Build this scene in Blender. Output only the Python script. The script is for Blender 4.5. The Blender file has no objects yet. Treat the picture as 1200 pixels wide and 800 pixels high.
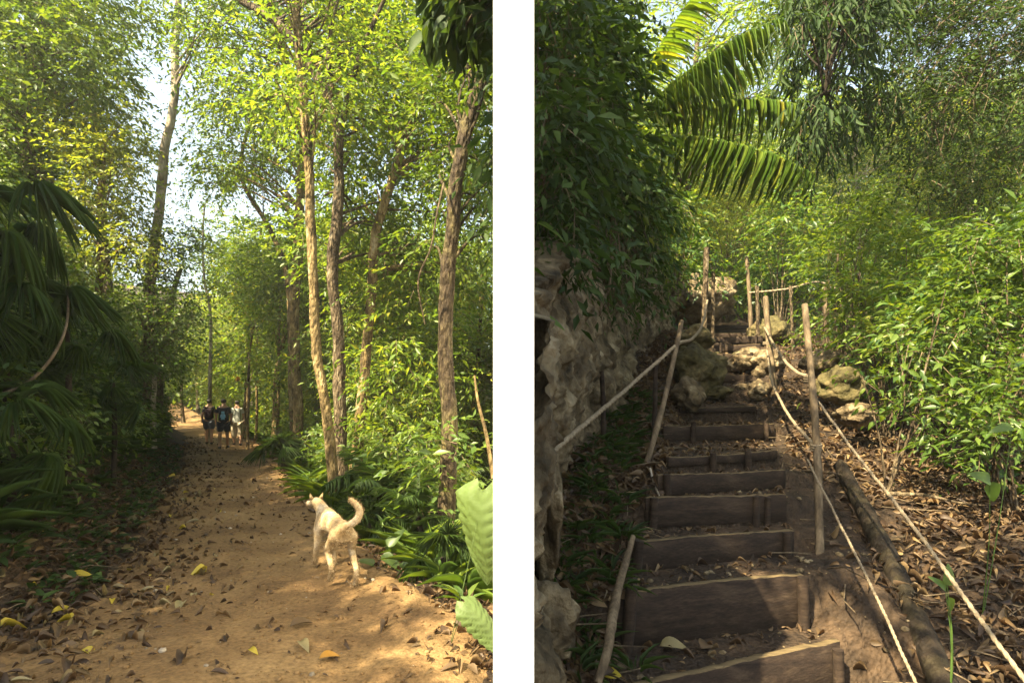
import bpy, math, random
import numpy as np
from mathutils import Vector, Matrix, noise as mnoise

sc = bpy.context.scene
C = sc.collection
R = math.radians

# ------------------------------------------------------------------ camera, sky, sun, exposure
F = 650.0                       # focal length in photo pixels (1200 wide); eye 1.6 m, horizon at row 470
cam = bpy.data.cameras.new('camera'); co = bpy.data.objects.new('camera', cam); C.objects.link(co)
co.location = (0, 0, 1.6); co.rotation_euler = (R(90), 0, 0)
cam.sensor_width = 36; cam.lens = 36*F/1200; cam.shift_y = 70/1200; cam.clip_start = .05; cam.clip_end = 2000
sc.camera = co
LD = Vector((.52, .56, -.88)).normalized()      # direction the sunlight travels
el = math.asin(-LD.z); az = math.atan2(-LD.x, -LD.y)   # azimuth of the sun from +Y towards +X
w = bpy.data.worlds.new('World'); sc.world = w; w.use_nodes = True
nt = w.node_tree; bg = nt.nodes['Background']
sk = nt.nodes.new('ShaderNodeTexSky'); sk.sky_type = 'NISHITA'; sk.sun_disc = False
sk.sun_elevation = el; sk.sun_rotation = az; sk.air_density = 1.3; sk.dust_density = 3.5; sk.ozone_density = .8
hz = nt.nodes.new('ShaderNodeHueSaturation'); hz.inputs['Saturation'].default_value = .75; nt.links.new(sk.outputs[0], hz.inputs['Color'])
wm = nt.nodes.new('ShaderNodeMix'); wm.data_type = 'RGBA'; wm.blend_type = 'MULTIPLY'; wm.inputs[0].default_value = 1; wm.inputs[7].default_value = (1.0, 1, .93, 1)
nt.links.new(hz.outputs[0], wm.inputs[6]); nt.links.new(wm.outputs[2], bg.inputs[0]); bg.inputs[1].default_value = .085
sl = bpy.data.lights.new('sun', 'SUN'); sl.energy = 5; sl.angle = R(.6); sl.color = (1, .84, .54)
so = bpy.data.objects.new('sun', sl); C.objects.link(so); so.location = (-20, -10, 30)
so.rotation_euler = LD.to_track_quat('-Z', 'Y').to_euler()
sc.view_settings.view_transform = 'Standard'; sc.view_settings.look = 'None'
sc.view_settings.gamma = 1; sc.view_settings.exposure = 2.5
sc.view_settings.use_curve_mapping = False
cy = sc.cycles; cy.max_bounces = 7; cy.diffuse_bounces = 4; cy.glossy_bounces = 2; cy.transmission_bounces = 5
cy.sample_clamp_indirect = 6; cy.use_denoising = True

def P(px, py, d):               # photo pixel + distance -> world point
    return Vector(((px-600)/F*d, d, 1.6-(py-470)/F*d))
def PZ(px, py, z):              # photo pixel + height -> world point
    d = (1.6-z)*F/(py-470); return P(px, py, d)

# ------------------------------------------------------------------ tagging helpers
def tag(o, label=None, cat=None, group=None, kind=None):
    if label: o['label'] = label
    if cat: o['category'] = cat
    if group: o['group'] = group
    if kind: o['kind'] = kind
    return o
def empty(name, loc, rz=0, sc_=1):
    o = bpy.data.objects.new(name, None); o.location = loc; o.rotation_euler = (0, 0, rz)
    o.scale = (sc_,)*3; o.empty_display_size = .1; C.objects.link(o); return o
def link(name, me, parent=None, mat=None):
    o = bpy.data.objects.new(name, me); C.objects.link(o)
    if mat is not None and not me.materials: me.materials.append(mat)
    if parent is not None: o.parent = parent
    return o
def copy_tree(o, parent=None):
    c = o.copy(); C.objects.link(c)
    if parent is not None: c.parent = parent
    for ch in o.children: copy_tree(ch, c)
    return c

# ------------------------------------------------------------------ mesh helpers
class G:
    """collects vertices and faces of ONE mesh"""
    def __init__(s): s.v = []; s.f = {}; s.n = 0; s.mi = {}
    def add(s, v, f, m=0):
        v = np.asarray(v, float).reshape(-1, 3); f = np.asarray(f, int)
        s.f.setdefault((f.shape[1], m), []).append(f + s.n)
        s.v.append(v); s.n += len(v)
    def mesh(s, name, smooth=False, mats=(), origin=None):
        v = np.concatenate(s.v)
        if origin is not None: v = v - np.array(origin)
        me = bpy.data.meshes.new(name)
        me.vertices.add(len(v)); me.vertices.foreach_set('co', v.ravel().astype(np.float32))
        starts, idx, mi = [], [], []; off = 0
        for (k, m), fs in s.f.items():
            fa = np.concatenate(fs); idx.append(fa.ravel())
            starts.append(off + np.arange(len(fa))*k); off += fa.size; mi.append(np.full(len(fa), m))
        idx = np.concatenate(idx); starts = np.concatenate(starts); mi = np.concatenate(mi)
        me.loops.add(len(idx)); me.loops.foreach_set('vertex_index', idx.astype(np.int32))
        me.polygons.add(len(starts)); me.polygons.foreach_set('loop_start', starts.astype(np.int32))
        me.polygons.foreach_set('material_index', mi.astype(np.int32))
        if smooth: me.polygons.foreach_set('use_smooth', np.ones(len(starts), bool))
        me.update(calc_edges=True)
        for m in mats: me.materials.append(m)
        return me

def tube(g, pts, rad, sides=8, cap=True, m=0, wob=0., seed=0, spiral=None):
    pts = np.array([tuple(p) for p in pts], float); n = len(pts)
    rad = np.broadcast_to(np.asarray(rad, float), (n,)) if np.ndim(rad) == 0 else np.asarray(rad, float)
    t = np.gradient(pts, axis=0); t /= np.linalg.norm(t, axis=1)[:, None]+1e-9
    ref = np.array([0, 0, 1.]) if abs(t[0][2]) < .8 else np.array([1., 0, 0])
    u = np.zeros_like(t); a = np.cross(t[0], ref); a /= np.linalg.norm(a)
    for i in range(n):
        a = a - t[i]*a.dot(t[i]); a /= np.linalg.norm(a)+1e-9; u[i] = a
    v = np.cross(t, u)
    th = np.linspace(0, 2*np.pi, sides, endpoint=False)
    rr = rad[:, None]*np.ones((1, sides))
    if wob:
        rg = np.random.default_rng(seed); rr = rr*(1+wob*rg.standard_normal((n, sides)))
    if spiral:
        s = np.concatenate([[0], np.cumsum(np.linalg.norm(np.diff(pts, axis=0), axis=1))])
        rr = rr*(1+.45*np.abs(np.cos(1.5*(th[None, :]-s[:, None]*spiral)))-.2)
    ring = pts[:, None, :] + rr[..., None]*(np.cos(th)[None, :, None]*u[:, None, :]+np.sin(th)[None, :, None]*v[:, None, :])
    i = np.arange(n-1)[:, None]; j = np.arange(sides)[None, :]; j2 = (j+1) % sides
    f = np.stack([i*sides+j, i*sides+j2, (i+1)*sides+j2, (i+1)*sides+j], -1).reshape(-1, 4)
    g.add(ring.reshape(-1, 3), f, m)
    if cap:
        for r in (0, n-1):
            g.add(np.vstack([ring[r], pts[r]]), [[k, (k+1) % sides, sides] if r else [(k+1) % sides, k, sides] for k in range(sides)], m)

def smooth_path(pts, n):
    pts = np.array([tuple(p) for p in pts], float)
    if len(pts) == 2: return pts[0]+(pts[1]-pts[0])*np.linspace(0, 1, n)[:, None]
    s = np.concatenate([[0], np.cumsum(np.linalg.norm(np.diff(pts, axis=0), axis=1))])
    P0 = np.vstack([2*pts[0]-pts[1], pts, 2*pts[-1]-pts[-2]])
    out = []
    for q in np.linspace(0, s[-1], n):
        k = min(max(np.searchsorted(s, q)-1, 0), len(pts)-2); u = (q-s[k])/(s[k+1]-s[k])
        a, b, c, d = P0[k:k+4]
        out.append(.5*((2*b)+(-a+c)*u+(2*a-5*b+4*c-d)*u*u+(-a+3*b-3*c+d)*u**3))
    return np.array(out)

# numpy value noise
def vnoise(x, y, seed=0):
    x = np.asarray(x, float); y = np.asarray(y, float)
    xi = np.floor(x).astype(np.int64); yi = np.floor(y).astype(np.int64); fx = x-xi; fy = y-yi
    fx = fx*fx*(3-2*fx); fy = fy*fy*(3-2*fy)
    def h(a, b):
        n = (a*374761393 + b*668265263 + seed*1442695041) & 0x7fffffff
        n = ((n ^ (n >> 13))*1274126177) & 0x7fffffff
        return ((n ^ (n >> 16)) & 0xffff)/65535.
    return (h(xi, yi)*(1-fx)+h(xi+1, yi)*fx)*(1-fy)+(h(xi, yi+1)*(1-fx)+h(xi+1, yi+1)*fx)*fy
def fbm(x, y, s=1., o=4, seed=0):
    t = 0; a = .5
    for k in range(o): t = t+a*(vnoise(x*s, y*s, seed+k)-.5); s *= 2.03; a *= .5
    return t

# leaf templates: x across, y along, z up from the leaf face
T2 = (np.array([[0, 0, 0], [-.5, .42, .10], [0, 1, 0], [.5, .42, .10]]), np.array([[0, 2, 1], [0, 3, 2]]))
def leaf_tpl(n=4, curl=.25, fold=.12, wfun=None):
    wfun = wfun or (lambda t: math.sin(math.pi*t**.75)*.5)
    v = []; f = []
    for i in range(n+1):
        t = i/n; wd = wfun(t); z = -curl*t*t
        v += [(-wd, t, z+fold*abs(wd)*2), (0, t, z), (wd, t, z+fold*abs(wd)*2)]
    for i in range(n):
        a = i*3
        f += [[a, a+1, a+4, a+3], [a+1, a+2, a+5, a+4]]
    return np.array(v), np.array(f)
T8 = leaf_tpl(4)
TB = leaf_tpl(3, .35, .1)
TS = leaf_tpl(4, .55, .2, lambda t: .5*min(1, 4*t+.2)*(1-t)**.6)     # strap / blade
TD = leaf_tpl(5, .22, .16, lambda t: math.sin(math.pi*t**.8)*.5)      # dry curled

def norm(a): return a/(np.linalg.norm(a, axis=-1, keepdims=True)+1e-9)
def put(g, tpl, pos, dr, nm, L, W, m=0):
    tv, tf = tpl; pos = np.asarray(pos); N = len(pos)
    if not N: return
    d = norm(np.asarray(dr, float)); nm = np.asarray(nm, float); nm = norm(nm-d*(nm*d).sum(-1, keepdims=True)); r = np.cross(d, nm)
    L = np.broadcast_to(L, (N,)); W = np.broadcast_to(W, (N,))
    v = pos[:, None]+tv[None, :, 0:1]*W[:, None, None]*r[:, None]+tv[None, :, 1:2]*L[:, None, None]*d[:, None]+tv[None, :, 2:3]*L[:, None, None]*nm[:, None]
    f = tf[None]+(np.arange(N)*len(tv))[:, None, None]
    g.add(v.reshape(-1, 3), f.reshape(-1, tf.shape[1]), m)

def sprigs(g, cen, rad, ns, nl, L, W, rg, out=None, droop=.35, twig=.45, tpl=T2, flat=.75, m=0, tw=.8):
    """leafy sprigs in blobs round each centre: twigs with leaves on alternating sides"""
    k_ = 1.12 if L >= .13 else 1.04; L *= k_; W *= k_
    cen = np.asarray(cen, float); rad = np.broadcast_to(rad, (len(cen),))
    B = len(cen); k = np.repeat(np.arange(B), ns); n = len(k)
    o = norm(rg.standard_normal((n, 3)))*(rg.random((n, 1))**.45); o[:, 2] *= flat
    base = cen[k]+o*rad[k][:, None]
    d = norm(o+rg.standard_normal((n, 3))*.55+(norm(base-out)*.5 if out is not None else 0)); d[:, 2] = d[:, 2]*.6-droop*.5*rg.random(n); d = norm(d)
    up = norm(np.array([0, 0, 1.])+rg.standard_normal((n, 3))*.35); side = norm(np.cross(d, up)); 
    t = (np.arange(nl)+.5)/nl
    tl = twig*(.6+.8*rg.random(n))
    pos = base[:, None]+d[:, None]*(t[None, :, None]*tl[:, None, None])
    pos[:, :, 2] -= (t**2)[None]*tl[:, None]*droop*.6
    sg = np.where(np.arange(nl) % 2, 1., -1.)[None, :, None]
    ld = side[:, None]*sg*(.75)+d[:, None]*.7+rg.standard_normal((n, nl, 3))*.28; ld[:, :, 2] -= droop*(.3+.9*rg.random((n, nl)))
    nm = up[:, None]+rg.standard_normal((n, nl, 3))*.45
    s = np.repeat(.65+.55*rg.random(n), nl)*(.6+.6*rg.random(n*nl))
    put(g, tpl, pos.reshape(-1, 3), ld.reshape(-1, 3), nm.reshape(-1, 3), L*s, W*s, m)
    if tw is not None:
        kk = rg.random(n) < tw
        a = base[kk]; b = base[kk]+d[kk]*tl[kk][:, None]; b[:, 2] -= tl[kk]*droop*.6
        s_ = side[kk]*.0045
        v = np.stack([a-s_, a+s_, b], 1).reshape(-1, 3)
        g.add(v, np.arange(len(v)).reshape(-1, 3), m+1)

# ------------------------------------------------------------------ materials
def newmat(name):
    m = bpy.data.materials.new(name); m.use_nodes = True; t = m.node_tree; b = t.nodes['Principled BSDF']
    return m, t, b, t.nodes.new, t.links.new
def ramp(N, cols, pos=None):
    r = N('ShaderNodeValToRGB'); e = r.color_ramp.elements
    pos = pos or [i/(len(cols)-1) for i in range(len(cols))]
    while len(e) < len(cols): e.new(.5)
    for i, (c, p) in enumerate(zip(cols, pos)): e[i].position = p; e[i].color = (*c, 1)
    return r
def leafmat(name, cols, pos=None, trans=.42, tcol=None, rough=.42, spec=.4):
    m, t, b, N, L = newmat(name)
    ge = N('ShaderNodeNewGeometry'); oi = N('ShaderNodeObjectInfo')
    ad = N('ShaderNodeMath'); ad.operation = 'MULTIPLY_ADD'; L(oi.outputs['Random'], ad.inputs[0]); ad.inputs[1].default_value = .17
    L(ge.outputs['Random Per Island'], ad.inputs[2])
    mp = N('ShaderNodeMath'); mp.operation = 'MULTIPLY'; mp.inputs[1].default_value = 1/1.17; L(ad.outputs[0], mp.inputs[0])
    rp = ramp(N, cols, pos); L(mp.outputs[0], rp.inputs[0])
    tc = N('ShaderNodeTexCoord'); nz = N('ShaderNodeTexNoise'); nz.inputs['Scale'].default_value = 14; nz.inputs['Detail'].default_value = 3
    L(tc.outputs['Object'], nz.inputs['Vector'])
    hs = N('ShaderNodeHueSaturation'); L(rp.outputs[0], hs.inputs['Color'])
    mr = N('ShaderNodeMapRange'); mr.inputs[3].default_value = .72; mr.inputs[4].default_value = 1.28; L(nz.outputs[0], mr.inputs[0]); L(mr.outputs[0], hs.inputs['Value'])
    L(hs.outputs[0], b.inputs['Base Color']); b.inputs['Roughness'].default_value = rough; b.inputs['Specular IOR Level'].default_value = spec
    tr = N('ShaderNodeBsdfTranslucent'); mx = N('ShaderNodeMixShader'); mx.inputs[0].default_value = trans
    tm = N('ShaderNodeMix'); tm.data_type = 'RGBA'; tm.blend_type = 'MULTIPLY'; tm.inputs[0].default_value = 1
    L(hs.outputs[0], tm.inputs[6]); tm.inputs[7].default_value = (*(tcol or (2.0, 1.8, .55)), 1)
    L(tm.outputs[2], tr.inputs[0]); L(b.outputs[0], mx.inputs[1]); L(tr.outputs[0], mx.inputs[2])
    L(mx.outputs[0], t.nodes['Material Output'].inputs[0])
    return m
def surfmat(name, cols, scale=4, pos=None, rough=.85, bump=.4, bscale=None, stretch=(1, 1, 1), detail=8, spec=.2, bdist=.02, vor=None):
    m, t, b, N, L = newmat(name)
    tc = N('ShaderNodeTexCoord'); mp = N('ShaderNodeMapping'); mp.inputs['Scale'].default_value = stretch; L(tc.outputs['Object'], mp.inputs[0])
    nz = N('ShaderNodeTexNoise'); nz.inputs['Scale'].default_value = scale; nz.inputs['Detail'].default_value = detail; nz.inputs['Roughness'].default_value = .62
    L(mp.outputs[0], nz.inputs['Vector']); rp = ramp(N, cols, pos or [.3+.4*i/(len(cols)-1) for i in range(len(cols))]); L(nz.outputs[0], rp.inputs[0])
    col = rp.outputs[0]
    n2 = N('ShaderNodeTexNoise'); n2.inputs['Scale'].default_value = bscale or scale*5; n2.inputs['Detail'].default_value = 6; L(mp.outputs[0], n2.inputs['Vector'])
    mr = N('ShaderNodeMapRange'); mr.inputs[1].default_value = .25; mr.inputs[2].default_value = .75; mr.inputs[3].default_value = .62; mr.inputs[4].default_value = 1.38; L(n2.outputs[0], mr.inputs[0])
    mm = N('ShaderNodeMix'); mm.data_type = 'RGBA'; mm.blend_type = 'MULTIPLY'; mm.inputs[0].default_value = 1; L(col, mm.inputs[6]); L(mr.outputs[0], mm.inputs[7]); col = mm.outputs[2]
    L(col, b.inputs['Base Color']); b.inputs['Roughness'].default_value = rough; b.inputs['Specular IOR Level'].default_value = spec
    bp = N('ShaderNodeBump'); bp.inputs['Strength'].default_value = bump; bp.inputs['Distance'].default_value = bdist
    h = n2.outputs[0]
    if vor:
        vo = N('ShaderNodeTexVoronoi'); vo.inputs['Scale'].default_value = vor; L(mp.outputs[0], vo.inputs['Vector'])
        av = N('ShaderNodeMath'); av.operation = 'MULTIPLY_ADD'; av.inputs[1].default_value = -.7; L(vo.outputs[0], av.inputs[0]); L(h, av.inputs[2]); h = av.outputs[0]
    L(h, bp.inputs['Height']); L(bp.outputs[0], b.inputs['Normal'])
    return m
def plain(name, col, rough=.8):
    m, t, b, N, L = newmat(name)
    tc = N('ShaderNodeTexCoord'); nz = N('ShaderNodeTexNoise'); nz.inputs['Scale'].default_value = 9; nz.inputs['Detail'].default_value = 5; L(tc.outputs['Object'], nz.inputs['Vector'])
    rp = ramp(N, [tuple(c*.8 for c in col), tuple(min(1, c*1.15) for c in col)], [.35, .65]); L(nz.outputs[0], rp.inputs[0]); L(rp.outputs[0], b.inputs['Base Color'])
    b.inputs['Roughness'].default_value = rough; return m

g1, g2, g3, yl = (.036, .075, .013), (.062, .112, .018), (.10, .150, .024), (.17, .17, .022)
M = dict(
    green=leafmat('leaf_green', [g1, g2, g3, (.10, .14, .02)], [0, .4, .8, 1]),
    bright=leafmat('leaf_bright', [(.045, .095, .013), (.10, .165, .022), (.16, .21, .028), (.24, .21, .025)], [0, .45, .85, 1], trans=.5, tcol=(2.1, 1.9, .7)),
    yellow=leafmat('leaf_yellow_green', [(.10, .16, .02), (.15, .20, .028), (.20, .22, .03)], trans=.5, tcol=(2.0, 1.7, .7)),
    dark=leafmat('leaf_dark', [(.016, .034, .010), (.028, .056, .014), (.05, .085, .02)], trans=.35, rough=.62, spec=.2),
    palm=leafmat('leaf_palm', [(.022, .05, .014), (.045, .085, .02), (.08, .12, .025)], trans=.42),
    cool=leafmat('leaf_cool_green', [(.026, .066, .022), (.05, .11, .028), (.09, .15, .026), (.17, .19, .03)], trans=.45),
    tiny=leafmat('leaf_small_olive', [(.04, .07, .018), (.07, .11, .028), (.12, .15, .03), (.2, .13, .03)], [0, .5, .9, 1], trans=.45),
    taro=leafmat('leaf_broad_pale', [(.065, .10, .032), (.085, .13, .04)], trans=.3, rough=.6),
    litter=leafmat('dry_leaf', [(.03, .018, .011), (.065, .038, .018), (.11, .07, .032), (.19, .13, .06), (.30, .22, .09)], [0, .4, .72, .93, 1], trans=.15, tcol=(1.5, 1, .6), rough=.6),
    lyel=leafmat('yellow_dry_leaf', [(.38, .29, .025), (.42, .33, .04)], trans=.2, tcol=(1, 1, 1)),
    lor=leafmat('orange_dry_leaf', [(.33, .16, .02), (.36, .19, .03)], trans=.2, tcol=(1, 1, 1)),
    ltan=leafmat('tan_dry_leaf', [(.12, .085, .035), (.18, .145, .065), (.24, .20, .10)], trans=.1, tcol=(1, 1, 1)),
    bark=surfmat('bark_brown', [(.025, .018, .011), (.065, .047, .028), (.13, .10, .06), (.30, .26, .18)], 5, pos=[.3, .48, .6, .72], bump=1.0, bscale=20, stretch=(1.6, 1.6, .55), bdist=.05, vor=16),
    barkd=surfmat('bark_dark_mossy', [(.016, .011, .007), (.04, .028, .016), (.08, .065, .03), (.20, .15, .05)], 5, pos=[.3, .46, .58, .74], bump=1.0, bscale=20, stretch=(1.5, 1.5, .6), bdist=.05, vor=15),
    barkl=surfmat('bark_pale', [(.10, .08, .055), (.26, .22, .17), (.46, .42, .35)], 4, bump=.8, stretch=(1.4, 1.4, .5)),
    barky=surfmat('bark_lichen_yellow', [(.04, .03, .015), (.10, .07, .03), (.22, .16, .07), (.36, .31, .20)], 4.5, pos=[.32, .46, .58, .72], bump=1.0, bscale=22, stretch=(1.4, 1.4, .6), bdist=.04, vor=18),
    wood=surfmat('weathered_board', [(.012, .008, .006), (.026, .017, .012), (.052, .036, .023)], 3, bump=.5, stretch=(.6, 6, 6), bdist=.008),
    woodtop=surfmat('worn_board_edge', [(.07, .05, .026), (.15, .11, .055)], 5, bump=.5, stretch=(.6, 6, 6), bdist=.006),
    pole=surfmat('weathered_pole', [(.045, .032, .02), (.10, .074, .045), (.19, .145, .09)], 7, bump=.5, stretch=(2, 2, .4), bdist=.01),
    rope=surfmat('grey_rope', [(.13, .10, .065), (.26, .21, .14)], 30, bump=.5, bdist=.004),
    soil=surfmat('forest_soil', [(.016, .011, .008), (.036, .024, .015), (.075, .048, .028)], 3, bump=.9, bscale=22, bdist=.03, vor=34),
    dirt=surfmat('path_dirt', [(.075, .043, .02), (.15, .092, .040), (.215, .14, .064)], 1.1, bump=.8, bscale=34, bdist=.010, vor=60),
    stone=surfmat('pale_stone', [(.12, .10, .07), (.24, .20, .15), (.36, .32, .26)], 5, bump=.6),
    rock=surfmat('limestone', [(.022, .017, .009), (.085, .062, .034), (.18, .14, .082), (.33, .275, .18)], 3.2, bump=1.0, bscale=11, bdist=.09, vor=7),
    moss=surfmat('mossy_rock', [(.025, .02, .010), (.07, .06, .024), (.13, .10, .05)], 3, bump=.9, bscale=12, bdist=.05, vor=9),
    log=surfmat('dark_rotten_wood', [(.008, .006, .004), (.018, .013, .009), (.035, .028, .014)], 4, bump=1.0, stretch=(1.4, 1.4, .6), bdist=.03),
    white=surfmat('white_strip', [(.86, .86, .85), (.90, .90, .89)], 3, bump=.15, bscale=60, rough=.9, bdist=.003),
)
for k_ in ('white',):   # keep the added strip wall evenly white
    for n_ in M[k_].node_tree.nodes:
        if n_.type == 'MAP_RANGE': n_.inputs[3].default_value = .985; n_.inputs[4].default_value = 1.01
# ------------------------------------------------------------------ terrain
def xr(y): return np.interp(y, [0, 3.85, 6.1, 9.9, 17.3, 26, 40, 60], [.2, -.13, -1.6, -3.75, -7.4, -12.4, -23, -40])
def xl(y): return np.interp(y, [0, 4.5, 7.5, 11.5, 20.8, 26, 40, 60], [-3.2, -3.3, -4.8, -6.9, -12.2, -15.6, -28, -48])
def zleft(x, y, mesh=True):
    s = xl(y)-x; q = x-xr(y)
    up = np.where(s > 0, .15*np.minimum(s, .5)+1.1*np.clip(s-.5, 0, 2.4)+.6*np.clip(s-2.9, 0, 5)+.25*np.clip(s-9.8, 0, 60), 0)
    dn = np.where(q > 0, -.42*np.clip(q, 0, 5), 0)
    far = .12*np.clip(y-32, 0, 200)
    ins = np.clip(np.minimum(-s, -q)/.4, 0, 1)
    rough = (1-ins)
    z = up+dn+far+fbm(x, y, .35, 3, 5)*.25+fbm(x, y, 2.2, 3, 9)*(.03+.12*rough)+fbm(x, y, 9, 3, 11)*(.008+.06*rough)
    z = z - .05*np.exp(-((x-(xr(y)-.9))/.35)**2)*(ins)        # shallow wheel rut
    return z
# the steps: (z of the tread behind the board, left end, right end) from photo pixels
STEPS = []
for z, (lx, ly), (rx, ry) in [(.20, (695, 812), (985, 752)), (.50, (722, 693), (943, 673)), (.66, (736, 636), (931, 620)),
                              (.87, (757, 584), (922, 578)), (1.01, (771, 557), (921, 550)), (1.13, (784, 536), (911, 528)),
                              (1.31, (778, 499), (908, 497))]:
    STEPS.append((z, PZ(lx, ly, z), PZ(rx, ry, z)))
STEPS.append((1.50, P(797, 478, 7.9), P(886, 476, 8.1)))
STEPS.append((2.93, P(826, 402, 11.9), P(897, 402, 12.1)))
STEPS.append((3.12, P(832, 391, 12.6), P(893, 390, 12.8)))
STEPS.append((3.34, P(838, 381, 13.4), P(884, 380, 13.6)))
sy = [s[1].y for s in STEPS]; 
def xa(y): return np.interp(y, [s[1].y for s in STEPS], [s[1].x for s in STEPS])
def xb(y): return np.interp(y, [s[2].y for s in STEPS], [s[2].x for s in STEPS])
def prof(y): return np.interp(y, [0, 2.2, 2.8, 3.4, 4, 5, 6, 7, 8, 10, 12.5, 16, 22, 40, 80, 300], [-.35, -.05, .12, .38, .6, .93, 1.08, 1.3, 1.55, 2.3, 3.0, 4.2, 5.6, 9, 14, 30])
def xcliff(y): return np.interp(y, [1.8, 3.2, 4.2, 5.4, 6.6, 8, 9.5, 12, 16], [.12, .17, .38, .72, 1.12, 1.62, 2.25, 3.3, 5])
def zright(x, y):
    x = np.asarray(x, float); y = np.asarray(y, float)
    a = xa(y); b = xb(y)
    tread = np.full(np.broadcast(x, y).shape, -.16)
    for z, l, r in STEPS[:8]:
        yi = l.y+(r.y-l.y)*np.clip((x-l.x)/(r.x-l.x), -.3, 1.3)
        tread = np.where(y > yi+.03, z-.035, tread)
    st = np.clip(np.floor((y-8.35)/.62), 0, 9); fr = np.clip(((y-8.35)/.62-st-.86)/.14, 0, 1)
    tread = np.where(y > 8.35, 1.56+(st+fr)*.235, tread); tread = np.where(y > 11.95, prof(y)-.02, tread)
    out = prof(y)
    sl_ = np.clip((a-x)/.35, 0, 1); sr = np.clip((x-b)/.4, 0, 1)
    left = out+.22*np.clip(a-x, 0, 2)+.03
    right = out-.05*np.clip(x-b, 0, 1.2)+.10*np.clip(x-b-2.0, 0, 12)
    z = tread*(1-sl_)*(1-sr)+left*sl_+right*sr*(1-sl_)
    rough = np.maximum(sl_, sr)
    z = z+fbm(x, y, 1.1, 3, 21)*(.02+.22*rough)+fbm(x, y, 5, 3, 25)*(.02+.10*rough)+fbm(x, y, 17, 2, 27)*(.02+.03*rough)
    rk = np.clip((y-8.3)/.5, 0, 1)*np.clip((12-y)/.5, 0, 1)
    return z+rk*fbm(x, y, 3.5, 4, 33)*.22
def zg(x, y):
    x = np.asarray(x, float); y = np.asarray(y, float)
    wd = .05+.045*np.clip(y-9, 0, 30)
    t = np.clip((x+.0+wd)/(2*wd), 0, 1); t = t*t*(3-2*t)
    inside = y < 10.4
    t = np.where(inside, (x > 0).astype(float), t)
    return zleft(x, y)*(1-t)+zright(x, y)*t
def gpt(x, y, dz=0): return Vector((x, y, float(zg(x, y))+dz))

def sheet(xs, ys, zf, keep=None):
    X, Y = np.meshgrid(xs, ys); Z = zf(X, Y); g = G(); nx = len(xs); ny = len(ys)
    i = np.arange(ny-1)[:, None]; j = np.arange(nx-1)[None]
    f = np.stack([i*nx+j, i*nx+j+1, (i+1)*nx+j+1, (i+1)*nx+j], -1).reshape(-1, 4)
    g.add(np.stack([X, Y, Z], -1).reshape(-1, 3), f); return g
def geo(a, b, n): return a+(b-a)*(np.geomspace(1, 41, n)-1)/40
def zground(X, Y):
    z = zg(X, Y)
    ins = np.clip(np.minimum(X-xl(Y), xr(Y)-X)/.25, 0, 1)
    return z-.06*ins*((Y > 1) & (Y < 45))
xs = np.concatenate([geo(-12, -320, 30)[::-1], np.arange(-11.9, -.08, .1), [-.05, -.004, .004, .06], np.arange(.09, 4.6, .035), np.arange(4.6, 12, .11), geo(12, 320, 30)])
ys = np.concatenate([geo(-2, -60, 10)[::-1], np.arange(-1.6, 2, .3), np.arange(2, 9, .035), np.arange(9, 30, .16), geo(30, 500, 34)])
go = link('ground', sheet(xs, ys, zground).mesh('ground', True, [M['soil']])); tag(go, kind='structure')
# the dirt path: its own sheet a little above the ground, ragged edges
T = np.linspace(0, 1, 90); Yp = np.concatenate([np.arange(1.5, 12, .05), np.arange(12, 44, .14)])
TT, YY = np.meshgrid(T, Yp)
ea = xl(YY)-.12+fbm(YY, YY*0, 1.3, 4, 3)*.7; eb = xr(YY)+.0+fbm(YY, YY*0, 1.6, 4, 4)*.35
eb = np.minimum(eb, -.06)
XX = ea+(eb-ea)*TT; g = G(); nx = 90
i = np.arange(len(Yp)-1)[:, None]; j = np.arange(nx-1)[None]
edge = np.clip(np.minimum(TT, 1-TT)*16, 0, 1)
g.add(np.stack([XX, YY, zleft(XX, YY)+.012-.05*(1-edge)], -1).reshape(-1, 3), np.stack([i*nx+j, i*nx+j+1, (i+1)*nx+j+1, (i+1)*nx+j], -1).reshape(-1, 4))
tag(link('path', g.mesh('path', True, [M['dirt']])), kind='structure')

# ------------------------------------------------------------------ added white wall: makes the blank strip between the path and stairway views
g = G()
def box(g, a, b, m=0):
    a = np.array(a, float); b = np.array(b, float)
    v = np.array([[(a, b)[i][0], (a, b)[j][1], (a, b)[k][2]] for i in (0, 1) for j in (0, 1) for k in (0, 1)])
    g.add(v, [[0, 1, 3, 2], [4, 6, 7, 5], [0, 4, 5, 1], [2, 3, 7, 6], [0, 2, 6, 4], [1, 5, 7, 3]], m)
YW = 1.62
box(g, (-22/F*YW, YW, -.5), (26/F*YW, 10.5, 2.92))
wl = link('added_strip_wall', g.mesh('added_strip_wall', False, [M['white']]))
bv = wl.modifiers.new('b', 'BEVEL'); bv.width = .002; bv.segments = 2
tag(wl, 'added white wall forming the blank strip between the dirt path and stairway views', 'wall')

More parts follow.
